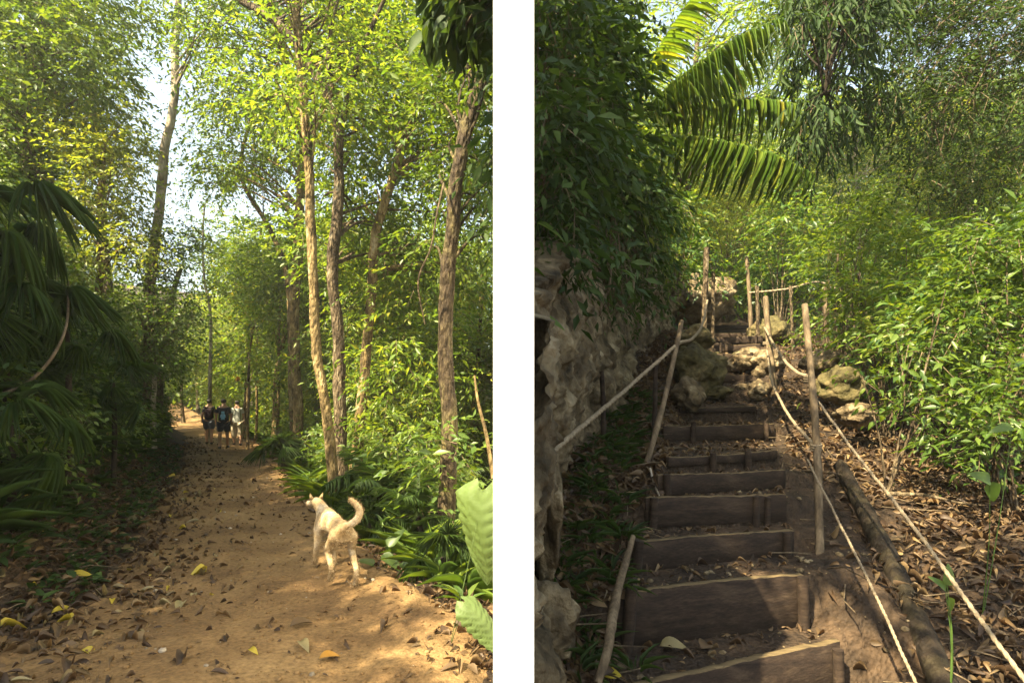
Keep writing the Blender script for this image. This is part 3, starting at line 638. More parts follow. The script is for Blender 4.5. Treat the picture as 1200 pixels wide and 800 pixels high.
def field(x0, x1, y0, y1, d0, d1, n):         # blob centres spread through a block of the canopy, given by what it spans in view
    px = x0+rg.random(n)*(x1-x0); py = y0+rg.random(n)*(y1-y0); d = d0+rg.random(n)*(d1-d0)
    return np.stack([(px-600)/F*d, d, 1.6-(py-470)/F*d], -1)
def tp(l, d0, d1=None):                       # trunk pixels -> points
    n = len(l); d1 = d1 or d0; q = [P(px, py, d0+(d1-d0)*i/(n-1)) for i, (px, py) in enumerate(l)]
    q[0].z = min(q[0].z, float(zg(q[0].x, q[0].y))-.1); return q
# left scene, the trees one can tell apart
tree('tall pale trunk rising from the bank into the sky gap', tp([(172, 420), (176, 345), (186, 255), (190, 200), (203, 110), (208, 0), (212, -90)], 14), [.20, .18, .16, .14, .12, .10, .08], 'barkl',
     field(195, 290, -60, 60, 12, 15, 9), .8, 'green', 30)
tree('slim straight tree with sunlit yellow bark left of the double trunk', tp([(347, 532), (346, 440), (346, 340), (352, 240), (356, 170), (343, 100), (318, 0), (305, -80)], 15.5, 13), [.2, .18, .17, .16, .14, .13, .12], 'barky',
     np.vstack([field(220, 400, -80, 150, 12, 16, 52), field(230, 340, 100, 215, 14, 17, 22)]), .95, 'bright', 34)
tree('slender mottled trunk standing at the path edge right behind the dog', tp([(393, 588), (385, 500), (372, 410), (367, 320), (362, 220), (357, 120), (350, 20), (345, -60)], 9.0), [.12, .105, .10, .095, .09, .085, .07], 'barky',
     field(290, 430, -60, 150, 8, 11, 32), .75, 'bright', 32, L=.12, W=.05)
tree('mid grey trunk forking high up behind the slender mottled one', tp([(400, 500), (398, 400), (392, 320), (397, 240), (396, 170), (392, 130), (370, 85), (330, 30), (276, -5)], 9.8), [.17, .145, .135, .125, .12, .11, .1, .08], 'bark',
     np.vstack([field(360, 500, -60, 190, 11, 14, 48), field(360, 480, 150, 330, 11, 14, 26)]), .85, 'bright', 34,
     extra=[([P(396, 165, 9.8), P(420, 70, 9.4), P(455, -10, 9.2)], .06, .03), ([P(393, 130, 9.8), P(385, 60, 9.6), P(400, -20, 9.5)], .05, .025)])
tree('leaning golden barked trunk between the mid grey and the big dark trunk', tp([(408, 470), (430, 395), (436, 330), (440, 270), (455, 220), (470, 170), (500, 80), (520, -30)], 10.5), [.16, .13, .12, .115, .11, .1, .08], 'barky',
     np.vstack([field(440, 578, -60, 180, 9, 13, 46), field(420, 560, 180, 330, 11, 13.5, 24)]), .8, 'bright', 34)
tree('big dark leaning trunk nearest the white wall, lichen patched', tp([(516, 640), (524, 520), (519, 400), (525, 300), (537, 200), (550, 130), (572, 50), (590, -40)], 6.6), [.15, .13, .12, .115, .105, .095, .085], 'barkd',
     np.vstack([field(505, 580, -40, 90, 6.2, 8, 10), field(500, 578, 60, 290, 7.5, 9.5, 26)]), .5, 'green', 30, L=.11, W=.045)
tree('thin orange lit trunk curving left beneath the canopy', tp([(345, 392), (337, 340), (318, 272), (290, 225), (282, 190), (300, 120)], 16.5), [.12, .11, .10, .08, .05], 'barky', field(255, 330, 130, 215, 15, 18, 8), .7, 'bright', 26)
tree('thin pale sapling standing alone beyond the walkers', tp([(245, 420), (247, 380), (240, 330), (237, 285), (240, 240)], 22), [.09, .08, .06, .04], 'barkl', field(215, 275, 210, 330, 21, 25, 12), 1.0, 'bright', 26, L=.16, W=.07)
for (a, b, t, lb) in [(300, 440, 300, 'thin pole stemmed sapling left of the yellow bark tree'), (325, 430, 330, 'second thin sapling hard against the yellow bark tree'),
                      (462, 430, 300, 'thin sapling in the gap right of the leaning golden trunk'), (490, 420, 305, 'thin reddish sapling left of the big dark trunk'),
                      (560, 420, 300, 'thin sapling nearest the white wall behind the big trunk'), (290, 465, 380, 'very thin stem beside the white shirted walker')]:
    tree(lb, tp([(a, b+30), (a+2, (b+t)/2), (a+8, t)], 18+rg.random()*4), [.07, .06, .03], 'barky', field(a-25, a+30, t-50, t+50, 18, 21, 8), .75, 'bright', 22, L=.15, W=.06)
tree('yellow leaved small tree on the bank in full sun', tp([(112, 400), (118, 300), (122, 220), (125, 160)], 12.5), [.12, .1, .08, .05], 'barky', field(82, 160, 140, 300, 11.5, 13.5, 30), .6, 'yellow', 34, L=.12, W=.055, group=None)
tree('tall dense tree filling the top left corner above the bank', tp([(20, 420), (30, 250), (40, 100), (50, -60)], 13), [.3, .26, .2, .12], 'bark', np.vstack([field(-60, 120, -140, 120, 11, 15, 60), field(-30, 90, 60, 240, 12, 14, 30)]), 1.1, 'green', 46, L=.15, W=.065)
tree('grey green tree reaching down to the sky gap beside the pale trunk', tp([(135, 400), (125, 300), (118, 180), (110, 80)], 19), [.25, .2, .16, .1], 'bark', np.vstack([field(70, 135, 20, 200, 17, 21, 22), field(100, 155, 150, 290, 18, 21, 12)]), 1.0, 'tiny', 34, L=.14, W=.06)
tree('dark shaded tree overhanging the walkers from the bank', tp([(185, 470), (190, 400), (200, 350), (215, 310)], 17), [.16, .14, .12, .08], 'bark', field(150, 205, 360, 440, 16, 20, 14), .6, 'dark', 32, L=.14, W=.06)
tree('vine covered bush tree wrapped round the foot of the pale trunk', tp([(168, 450), (172, 380), (180, 300)], 13), [.12, .1, .06], 'bark', field(150, 215, 270, 420, 12, 14.5, 34), .55, 'green', 34, L=.11, W=.05)
# generic forest trees, copied
def template(seed, H, cr, nb, leaf, ns, L, W, bark, brad=.95):
    global rg
    keep = rg; rg = np.random.default_rng(seed)
    lean = rg.normal(0, .5, 2)
    pts = [Vector((0, 0, -.4)), Vector((lean[0]*.2, lean[1]*.2, H*.35)), Vector((lean[0]*.7, lean[1]*.7, H*.7)), Vector((lean[0], lean[1], H))]
    cen = np.vstack([ell((lean[0]*.7, lean[1]*.7, H*.80), (cr, cr, H*.24), nb), ell((lean[0]*.4, lean[1]*.4, H*.5), (cr*.9, cr*.9, H*.25), nb//2)])
    t = tree('x', pts, [.02*H, .016*H, .012*H, .006*H], bark, cen, brad, leaf, ns, 7, L, W)
    rg = keep; return t
TPL = [template(101, 9, 2.2, 34, 'bright', 34, .17, .075, 'barky'), template(102, 11, 2.4, 38, 'green', 34, .17, .07, 'bark'),
       template(103, 7.5, 2.0, 32, 'yellow', 30, .15, .07, 'barkl'), template(104, 10, 2.3, 40, 'tiny', 44, .12, .05, 'bark'), template(105, 8, 2.1, 34, 'cool', 36, .16, .06, 'barkl')]
used = set()
def plant_tree(k, x, y, rz, s, label, group):
    t = TPL[k] if k not in used else copy_tree(TPL[k]); used.add(k)
    t.location = (x, y, float(zg(x, y))-.1); t.rotation_euler = (0, 0, rz); t.scale = (s, s, s*(.9+.2*random.random()))
    tag(t, label, 'tree', group); return t
random.seed(4)
KIND = ['bright green loose leaved tree', 'mid green leafy tree', 'yellow green small crowned tree', 'olive tree with tiny leaves', 'blue green leafy tree']
def spots(lst, label, group, where=None):
    for i, (px, d, k, s) in enumerate(lst): plant_tree(k, (px-600)/F*d, d, random.random()*6.28, s, KIND[k]+' '+(where[i] if where else label), group)
spots([(285, 24, 0, 1.05), (320, 21, 0, .9), (370, 19, 0, .95), (425, 21, 3, .9), (455, 18, 0, .85), (505, 19, 0, .85), (545, 16, 0, .8), (490, 25, 2, 1.1), (400, 27, 2, 1.2), (345, 30, 0, 1.4), (450, 32, 0, 1.5), (560, 26, 0, 1.2), (530, 32, 0, 1.5), (300, 34, 2, 1.2), (390, 36, 0, 1.7), (480, 38, 2, 1.6)],
      '', 'forest trees in the hollow right of the path',
      ['behind the rightmost walker', 'left of the yellow bark tree', 'between yellow bark tree and mid grey tree', 'behind the forking mid grey tree', 'behind the leaning golden trunk', 'left of the big dark trunk', 'close beside the white wall',
       'far behind the leaning golden trunk', 'far behind the forking mid grey tree', 'far behind the yellow bark tree', 'far off beyond the leaning golden trunk', 'far behind, next to the white wall', 'far off left of the big dark trunk',
       'far off beyond the rightmost walker', 'farthest, beyond the slender mottled trunk', 'farthest, beyond the feather palms'])
spots([(60, 19, 0, .7), (95, 24, 2, .7), (-20, 18, 1, .8), (20, 26, 0, .9), (130, 28, 0, .5)],
      'on the slope above the dark bank', 'forest trees above the left bank', ['above the fan palms', 'far up behind the yellow leaved tree', 'cut by the left frame edge', 'far above the tallest fan palm', 'far behind, beside the pale trunk'])
spots([(215, 34, 1, .62), (245, 30, 0, .62), (275, 36, 2, .72), (190, 28, 4, .5), (300, 40, 0, .8), (232, 42, 3, .8)],
      '', 'forest trees at the end of the path', ['just left of the walkers, far behind them', 'straight above the middle walker', 'far behind the pale sapling', 'over the left side of the far path', 'far behind the rightmost walker', 'farthest behind the walkers'])

# far forest: reads as one mass
def far_mass(name, x0, x1, y0, y1, hlo, hhi, n, leaf, label, avoid=None):
    g = G(); x = x0+rg.random(n)*(x1-x0); y = y0+rg.random(n)*(y1-y0)
    if avoid: 
        k = avoid(x, y); x = x[k]; y = y[k]
    h = hlo+(hhi-hlo)*rg.random(len(x)); sprigs(g, np.stack([x, y, zg(x, y)*1.0+h], -1), 2.6, 60, 6, .5, .24, rg, twig=1.3, out=None)
    stuff(name, g, leaf, label, 'forest')
far_mass('far_forest', -75, -1.5, 44, 62, -.5, 9, 260, 'bright', 'sunny far wood closing the view past the hollow')
far_mass('far_forest', -70, -19, 30, 46, 0, 4, 90, 'green', 'dark wood behind the bend of the path', lambda x, y: x < xl(y)-2)
far_mass('far_forest', 1.0, 46, 30, 46, 0, 12, 230, 'cool', 'far wood on the hill above the stairway')

# right scene
spots([(850, 19, 0, .62), (900, 21, 2, .7), (950, 18, 0, .6), (1010, 16, 4, .7), (800, 17, 4, .55), (1080, 17, 2, .75), (1150, 15, 4, .75), (1200, 19, 4, .75), (870, 26, 3, .8), (975, 25, 2, .9), (1060, 25, 3, .8), (770, 22, 0, .8), (1130, 24, 3, .8)],
      '', 'forest trees above the stairway', ['directly above the head of the steps', 'above the sunlit canes', 'behind the thin canes', 'behind the shrub with thin canes', 'over the dark upright post', 'on the slope behind the leafless stems', 'high on the right slope', 'cut by the right frame edge', 'far up beyond the topmost step', 'far up behind the hanging branch', 'far up the right slope', 'far behind the palm fronds', 'far up below the corner tree'])
tree('small leaved tree hanging over the upper right corner', [gpt(9.0, 7.6, -.2), (8.9, 7.5, 3.2), (8.0, 7.2, 5.4), (6.2, 6.8, 7.0)], [.12, .1, .08, .04], 'bark',
     np.vstack([field(1000, 1230, -60, 140, 6.0, 8.6, 62), field(920, 1120, -60, 50, 6, 8, 26), field(1060, 1230, 120, 230, 6.5, 8.5, 20)]), .42, 'dark', 46, 8, .060, .026, twig=.35, lw=.6)  # dark leaf colour stands in for shade, as the sun strikes this crown frontally
tree('dark tree on the cliff leaning over the palm fronds', [gpt(-.0+.3, 7.5, 2), (.7, 7.3, 5.5), (1.0, 7, 7)], [.12, .1, .06], 'bark',
     np.vstack([field(628, 710, -60, 60, 4.6, 7.5, 20), field(640, 720, 50, 190, 5, 8, 18)]), .4, 'dark', 32, 7, .13, .05, twig=.4)

def shrub(label, base, H, stems, brad, leaf, cen, ns=26, nl=8, L=.10, W=.035, bark='bark', cat='shrub', r=.012, group=None, droop=.45, tpl=T2, name='shrub', twig=.35):
    base = Vector(base); o = empty(name, base); tag(o, label, cat, group)
    c = np.asarray(cen)-np.array(base); g = G()
    k = len(c)
    for q in c:
        limb(g, rg.normal(0, .04, 3)*[1, 1, 0]+[0, 0, -.08], q, r, r*.35, .12*q[2])
    link('stems', g.mesh('stems', True, [M[bark]]), o)
    g = G(); sprigs(g, c, brad, ns, nl, L, W, rg, out=c.mean(0)-[0, 0, .5], droop=droop, tpl=tpl, twig=twig)
    link('foliage', g.mesh('foliage', False, [M[leaf], M['pole']]), o); return o
for (px, py, d, x0, x1, y0, y1, n, leaf, lb) in [
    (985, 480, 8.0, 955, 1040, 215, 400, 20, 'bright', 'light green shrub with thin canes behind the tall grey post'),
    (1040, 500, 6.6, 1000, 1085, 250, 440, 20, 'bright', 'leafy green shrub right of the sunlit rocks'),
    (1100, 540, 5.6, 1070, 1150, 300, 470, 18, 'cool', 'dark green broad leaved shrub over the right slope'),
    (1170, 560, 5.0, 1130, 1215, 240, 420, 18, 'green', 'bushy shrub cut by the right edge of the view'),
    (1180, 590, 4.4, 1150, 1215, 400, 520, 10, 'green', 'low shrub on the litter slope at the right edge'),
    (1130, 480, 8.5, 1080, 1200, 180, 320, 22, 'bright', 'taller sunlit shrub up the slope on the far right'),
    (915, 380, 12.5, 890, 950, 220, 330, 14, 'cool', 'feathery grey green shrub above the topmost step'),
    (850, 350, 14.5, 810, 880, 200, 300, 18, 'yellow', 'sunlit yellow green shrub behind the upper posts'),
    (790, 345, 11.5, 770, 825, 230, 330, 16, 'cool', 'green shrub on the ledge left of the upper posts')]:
    b = P(px, py, d); b.z = float(zg(b.x, b.y)) if px > 800 else b.z
    shrub(lb, b, 1, 3, .26 if d < 8 else .42, leaf, field(x0, x1, y0, y1, d*.95, d*1.12, n), 22, 8, .105 if d < 9 else .13, .036 if d < 9 else .05)
# hanging growth over the cliff
for (x0, x1, y0, y1, d0, d1, n, leaf, lb) in [
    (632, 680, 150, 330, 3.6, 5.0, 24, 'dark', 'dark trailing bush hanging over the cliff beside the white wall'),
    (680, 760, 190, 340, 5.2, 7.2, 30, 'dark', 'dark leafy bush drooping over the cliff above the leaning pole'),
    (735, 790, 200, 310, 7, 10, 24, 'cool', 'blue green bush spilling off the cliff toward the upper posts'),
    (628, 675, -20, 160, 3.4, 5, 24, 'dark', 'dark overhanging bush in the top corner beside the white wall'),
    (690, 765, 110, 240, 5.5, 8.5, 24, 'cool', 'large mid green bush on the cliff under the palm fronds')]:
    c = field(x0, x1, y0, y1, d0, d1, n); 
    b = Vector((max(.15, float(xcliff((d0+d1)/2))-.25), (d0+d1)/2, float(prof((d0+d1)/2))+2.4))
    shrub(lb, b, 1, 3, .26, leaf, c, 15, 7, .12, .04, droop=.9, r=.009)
# roots and hanging lianas on the cliff
for i, (a, b, c, r_, lb) in enumerate([((705, 230), (712, 300), (704, 352), .008, 'thin hanging root at the cliff edge'), ((724, 250), (716, 320), (712, 380), .01, 'pale root curling down the cliff face'),
                             ((735, 300), (742, 330), (738, 365), .006, 'short looping root tip under the dark bush'), ((655, 330), (672, 380), (700, 430), .008, 'thin root lying across the rock'),
                             ((745, 320), (740, 350), (728, 372), .006, 'pale short root beside the looping one')]):
    log([P(*a, 5.6), P(*b, 5.3), P(*c, 5.5)], [r_, r_, r_*.5], lb, 'liana', 'pole', 'liana', 14, .02)
rk_ = np.random.default_rng(5)
for i in range(14):
    px = 645+rk_.random()*105; y0 = 215+rk_.random()*60; y1 = 330+rk_.random()*70; d = 3.6+(px-640)/105*2.6
    log([P(px, y0, d), P(px+rk_.normal(0, 8), (y0+y1)/2, d-.15), P(px+rk_.normal(0, 10), y1, d-.05)], [.007, .006, .003], 'thin root hanging among others from the overgrown top of the cliff', 'liana', 'pole', 'liana', 14, .02)['group'] = 'roots hanging down the cliff'
log([P(0, 462, 5.2), P(30, 450, 5.2), P(60, 420, 5.3), P(78, 380, 5.6), P(80, 330, 6)], [.014, .014, .012, .010], 'pale liana looping under the dark palms', 'liana', 'pole', 'liana', 20, .02)
log([P(520, 215, 6.4), P(512, 250, 6.2), P(505, 290, 6.2), P(490, 330, 6.3), P(498, 380, 6.4)], [.012, .010, .010, .007], 'thin vine hanging beside the big dark trunk', 'liana', 'bark', 'liana', 20, .02)
log([P(578, 560, 4.4), P(570, 510, 4.5), P(560, 470, 4.6), P(556, 440, 4.7)], [.018, .015, .012, .008], 'bare yellow stem rising behind the broad pale leaf', 'plant_stem', 'barky', 'stem', 14, .02)

# ------------------------------------------------------------------ palms
def fan_frond(seed):
    r = np.random.default_rng(seed); g = G(); n = 26
    a = np.linspace(-1.9, 1.9, n)+r.normal(0, .05, n); d = np.stack([np.sin(a), np.cos(a), np.full(n, .05)-.35*np.abs(a)/1.9+r.normal(0, .10, n)], -1)
    p = np.repeat([[0, .62, .0]], n, 0); l = .62*(1-.12*np.abs(a))*(.9+.15*r.random(n))
    put(g, leaf_tpl(7, .85, .3, lambda t: .5*min(1, 3*t+.25)*(1-t)**.6), p, d, np.stack([d[:, 0]*.2, -d[:, 1]*0+.1, np.ones(n)], -1), l, .045)
    tube(g, [(0, 0, 0), (0, .3, .05), (0, .63, 0)], [.012, .009, .006], 6, m=0)
    return g.mesh('frond', True, [M['dark']])
def pin_frond(seed, n=34, L=1.5, ll=.42, lw=.028, arch=.55, mat='palm', hang=.35):
    r = np.random.default_rng(seed); g = G()
    t = np.linspace(0, 1, 20); pts = np.stack([0*t, L*t*(1-.12*t), L*(.35*t-arch*t*t)], -1)
    tube(g, pts, np.linspace(.013, .003, 20)*L/1.5, 6, cap=False)
    tt = np.linspace(.14, .99, n); c = np.stack([0*tt, L*tt*(1-.12*tt), L*(.35*tt-arch*tt*tt)], -1)
    tg = norm(np.stack([0*tt, 1-.24*tt, .35-2*arch*tt], -1))
    for s in (-1, 1):
        d = tg*.55+np.array([s*1., 0, 0])+np.array([0, 0, -hang])+r.normal(0, .12, (n, 3))
        l = ll*np.sin(np.pi*np.clip(tt*.86+.10, 0, 1))**.6*(.92+.16*r.random(n))
        put(g, leaf_tpl(5, .35, .15, lambda q: .5*min(1, 6*q+.3)*(1-q)**.5), c, d, np.array([0, 0, 1.])+tg*.0+np.array([s*-.3, 0, .3]), l, lw)
    return g.mesh('frond', True, [M[mat]])
FAN = [fan_frond(1), fan_frond(2)]; PIN = [pin_frond(3), pin_frond(4, 30, 1.3, .36, .03)]
def palm(label, base, H, n, meshes, size, el0=60, el1=-30, lean=(0, 0), group=None, az0=0, azr=360, r=.04, name='palm', stem=True, cat='palm'):
    base = Vector(base); o = empty(name, base); tag(o, label, cat, group)
    top = Vector((lean[0], lean[1], H))
    if stem:
        g = G(); tube(g, smooth_path([(0, 0, -.25), top*.5+Vector((.03, 0, 0)), top], 12), np.linspace(r*1.2, r, 12), 9, wob=.05)
        link('stem', g.mesh('stem', True, [M['log']]), o)
    for i in range(n):
        f = link('frond', meshes[i % len(meshes)], o)
        a = R(az0+azr*(i+.35*rg.random())/n); e = R(el0+(el1-el0)*((i*.618) % 1)+rg.normal(0, 6))
        f.location = top+Vector((0, 0, rg.normal(0, .03))); f.rotation_euler = (e, rg.normal(0, .15), a); s = size*(.8+.35*rg.random()); f.scale = (s, s, s)
    return o
for (px, py, d, H, n, s, lb) in [(-45, 190, 5.2, .9, 13, .85, 'tall dark fan palm at the left edge, uppermost of the palms'), (5, 300, 5.4, .9, 11, .72, 'dark fan palm with drooping fronds above the liana'),
                                 (78, 350, 6.4, .8, 9, .6, 'fan palm with one pale frond catching the light'), (132, 420, 8.0, .6, 7, .55, 'fan palm lowest on the bank toward the path'),
                                 (10, 440, 4.8, .5, 8, .6, 'small dark fan palm low on the bank at the left edge')]:
    b = P(px, py, d); zz = float(zg(b.x, b.y)); H = max(.3, b.z-zz-.35); palm(lb, (b.x, b.y, zz), H, n, FAN, s, 30, -80, r=.03)
for (px, d, n, s, lb, k) in [(470, 8.5, 10, .9, 'arching feather palm in the hollow below the leaning trunk', 0), (445, 7.6, 9, .6, 'small feather palm beside the slender trunk', 1),
                          (490, 6.6, 9, .55, 'feather palm in front of the big dark trunk', 1), (500, 10.5, 10, 1.0, 'blue green feather palm deeper in the hollow', 0), (540, 7.6, 9, .7, 'feather palm close to the white wall', 0)]:
    x = (px-600)/F*d; palm(lb, (x, d, float(zg(x, d))), .35+.4*s, n, PIN, s, 65, -10)
for (px, d, n, s, lb) in [(430, 6.4, 9, .32, 'little fan palm seedling by the path edge near the dog'), (455, 7.2, 10, .42, 'fan palm seedling behind the dog'), (330, 13, 10, .6, 'strap leaved fan palm at the path edge by the yellow bark tree'), (520, 5.2, 9, .35, 'low fan palm beside the broad pale leaf')]:
    x = (px-600)/F*d; palm(lb, (x, d, float(zg(x, d))), .35*s+.15, n, FAN, s, 70, 0)
# the large backlit fronds over the stairway
BIG = pin_frond(11, 34, 2.3, .60, .017, .26, 'bright', .95)
def frond_at(par, me, p0, p1, roll=0, s=1):
    p0 = Vector(p0); p1 = Vector(p1); d = (p1-p0); f = link('frond', me, par)
    q = d.to_track_quat('Y', 'Z'); f.rotation_mode = 'QUATERNION'; f.rotation_quaternion = q @ Matrix.Rotation(roll, 3, 'Y').to_quaternion()
    f.location = p0-par.location; k = d.length/2.1*s; f.scale = (k, k, k); return f
pb = Vector((1.1, 6.8, 4.2)); o = empty('palm', pb); tag(o, 'feather palm on the cliff, its backlit fronds arching over the steps', 'palm')
g = G(); tube(g, smooth_path([(-.5, .2, -1.2), (-.3, .1, -.4), (0, 0, 0)], 10), np.linspace(.09, .06, 10), 9, wob=.05); link('stem', g.mesh('stem', True, [M['bark']]), o)
for (a, b, da, db, roll) in [((735, 160), (950, 232), 6.4, 5.6, .0), ((735, 150), (900, 96), 6.6, 6.0, .2), ((745, 140), (955, 150), 6.6, 5.9, .1), ((740, 130), (860, -30), 6.6, 6.0, .3), ((735, 150), (930, 40), 6.6, 5.2, .2), ((720, 160), (640, 90), 6.6, 5.6, 0), ((730, 165), (700, 300), 6.6, 5.8, 0)]:
    frond_at(o, BIG, P(*a, da), P(*b, db), roll)
tree('sunlit tree behind the backlit palm fronds', [gpt(4.2, 14, -.3), (4.4, 13.8, 7), (4.6, 13.6, 11)], [.14, .12, .07], 'bark', np.vstack([field(750, 980, -60, 150, 12, 15, 44), field(760, 850, 120, 190, 12, 14, 10)]), .8, 'bright', 34, 7, .14, .055)
# dark hanging foliage near the top centre of the stairway
tree('dark drooping long leaved branch hanging above the head of the steps', [P(990, -170, 6), P(985, -60, 5.6), P(975, 20, 5.4), (P(965, 110, 5.3))], [.03, .02, .012, .006], 'log', field(925, 1035, -40, 175, 4.9, 6.6, 26), .28, 'dark', 13, 9, .14, .030, droop=1.3, tpl=TB, name='hanging_branch', cat='branch', start=.1, twig=.25)
tree('dark broad leaved bough hanging in at the top beside the white wall', [P(560, -200, 4.6), P(556, -90, 4.5), P(552, -20, 4.4), P(545, 30, 4.3)], [.04, .03, .02, .01], 'bark', field(525, 580, -50, 28, 4.0, 4.6, 9), .18, 'dark', 8, 6, .2, .09, droop=1.0, tpl=T8, name='hanging_branch', cat='branch', start=.1, twig=.2)

# ------------------------------------------------------------------ broad leaved plants
def ribbed(n=40, m=7, lobes=9):
    v = []; f = []
    for i in range(n+1):
        t = i/n; wd = .5*min(1, t*6+.25)*math.cos(t*math.pi/2)**.55; wd *= 1-.09*(.5+.5*math.cos(t*lobes*6.283))**2-.05*random.random()
        for j in range(-m, m+1):
            u = j/m; v.append((wd*u, t-.10*abs(u)**1.5*(1-t)-.0, -.22*t*t-.10*u*u+.016*math.cos((t+abs(u)*.22)*lobes*6.283)*min(1, abs(u)*3)+.035*math.sin(t*5+u*2)))
    w_ = 2*m+1
    for i in range(n):
        for j in range(w_-1): f.append((i*w_+j, i*w_+j+1, (i+1)*w_+j+1, (i+1)*w_+j))
    return np.array(v), np.array(f)
RIB = ribbed()
def broad(label, base, leaves, mat='taro', name='broad_leaf_plant', group=None, prof_=None, tpl_=None):
    base = Vector(base); o = empty(name, base); tag(o, label, 'plant', group)
    tpl = leaf_tpl(12, .25, .10, prof_ or (lambda t: .5*min(1, (t*5+.35))*math.cos(t*math.pi/2)**.7))
    if tpl_ is not None: tpl = tpl_
    for (p, d, nrm, L, W) in leaves:
        p = Vector(p)-base; g = G(); tube(g, smooth_path([(0, 0, -.05), (p*.5+Vector((.02, 0, .04))), p], 8), [.003]*4+[.002]*4, 6); 
        put(g, tpl, [tuple(p)], [d], [nrm], L, W); link('leaf', g.mesh('leaf', True, [M[mat]]), o)
    return o
broad('big pale green broad leaf hanging upright against the white wall', gpt(-.42, 3.7, 0), [
    (P(566, 574, 3.65), (-.03, .05, -1), (-.25, -1, .2), .70, .46), (P(545, 705, 3.4), (.55, -.1, -.55), (-.3, -.5, 1), .42, .20)], tpl_=RIB)
broad('taro like plant with broad leaves just right of the dog', gpt(*(PZ(452, 668, 0).xy), 0), [
    (P(448, 650, 5.3), (.5, -.2, -.25), (0, -.6, 1), .26, .12), (P(440, 662, 5.3), (-.4, -.3, .3), (0, -.6, 1), .2, .1), (P(455, 640, 5.5), (.3, .2, .4), (0, -.7, .7), .24, .12), (P(470, 660, 5.1), (.6, -.4, -.2), (0, -.5, 1), .2, .10)], 'palm')
broad('grey green seedling with three round leaves beside the pale rope', gpt(*(P(1150, 700, 3.3).xy), 0), [
    (P(1160, 563, 3.3), (-.55, -.1, .25), (.1, -1, .5), .13, .085), (P(1160, 565, 3.3), (.25, 0, -.75), (-.3, -1, .2), .13, .09), (P(1186, 500, 3.4), (-.75, 0, -.1), (.1, -.8, .8), .13, .07)], 'cool')
broad('small seedling with two leaves rising from the dark log', gpt(*(P(1112, 760, 2.8).xy), 0), [
    (P(1110, 685, 2.9), (.1, 0, .6), (-.2, -1, .2), .11, .06), (P(1108, 690, 2.9), (-.5, 0, .5), (.2, -.8, .5), .10, .05), (P(1112, 700, 2.9), (.2, 0, -.7), (.2, -1, .1), .09, .05)], 'cool')
broad('grey green drooping leaf cluster at the foot of the cliff by the white wall', (.22, 3.35, 1.9), [
    (P(632, 372, 3.3), (.5, -.1, -.15), (0, -.6, 1), .17, .09), (P(634, 378, 3.25), (.3, -.1, -.6), (.3, -.6, .6), .16, .07), (P(630, 262, 3.4), (.5, 0, -.2), (0, -.6, 1), .2, .08)], 'cool')
g = G()
# dark leafless shrub right of the log
o = empty('shrub', P(1040, 575, 4.6)); tag(o, 'dark thin stemmed bush with few leaves behind the dark log', 'shrub'); b0 = o.location
for (pts, r_) in [([(1040, 575), (1068, 500), (1085, 430), (1108, 340)], .016), ([(1050, 540), (1075, 500), (1095, 465)], .010), ([(1038, 570), (1030, 510), (1010, 440)], .010), ([(1045, 560), (1060, 470), (1050, 400)], .009)]:
    tube(g, smooth_path([P(*q, 4.6)-b0 for q in pts], 16), np.linspace(r_, .004, 16), 7)
link('stems', g.mesh('stems', True, [M['bark']]), o)
g = G(); sprigs(g, np.array([tuple(P(*q, 4.6)-b0) for q in [(1105, 350), (1090, 410), (1060, 400), (1015, 440), (1095, 470), (1072, 480)]]), .16, 9, 6, .09, .035, rg, tpl=TB); link('foliage', g.mesh('foliage', True, [M['green'], M['pole']]), o)
# canes by the upper slope
for i, px in enumerate([968, 978, 986, 996, 1004]):
    d = 9.2+.2*i; post(foot(px, 425, d), P(px+rg.normal(0, 3), 290+8*i, d), .02, ['leftmost thin cane of the sunlit clump', 'second thin cane of the sunlit clump', 'middle thin cane of the sunlit clump', 'fourth thin cane of the sunlit clump', 'rightmost thin cane of the sunlit clump'][i], 'pole', 'cane')['category'] = 'cane'

# unseen trees added as shade casters for the bank and the path
for (x, y, z, rx, rz, n, lb) in [(-7.6, 2.8, 7.0, 1.8, 1.2, 46, 'added unseen tree shading the palms at the bank'), (-6.9, -.5, 6.5, 1.9, 1.2, 52, 'added unseen tree shading the bank where the path begins'), (-12.5, 3.6, 8.0, 2.8, 2.8, 40, 'added unseen shade tree high on the bank beyond the palms'),
                              (-11.5, -2.6, 6.5, 2.4, 2.3, 34, 'added unseen shade tree on the bank behind the viewer'), (-11.4, 7.0, 7.6, 1.7, 1.0, 14, 'added unseen small crowned shade tree on the slope above the bend'), (-14.5, 8.0, 8, 1.8, 1.5, 14, 'added unseen shade tree on the slope above the middle of the path')]:
    tree(lb, [gpt(x, y, -.3), (x+.1, y, z*.5), (x, y+.1, z+1)], [.25, .2, .1], 'bark', ell((x, y, z), (rx, rx, rz), n), .95, 'green', 40, 7, .16, .075)
tree('added unseen thin canopy tree, dappling the near path with sun patches', [gpt(-5.4, -1.6, -.2), (-5.4, -1.2, 3.5), (-4.8, .2, 6.2)], [.1, .08, .05], 'bark', ell((-5.4, .0, 6.2), (1.5, 1.7, .5), 11), .42, 'green', 22, 7, .13, .055)  # out of view, added to break the sun into patches on the path

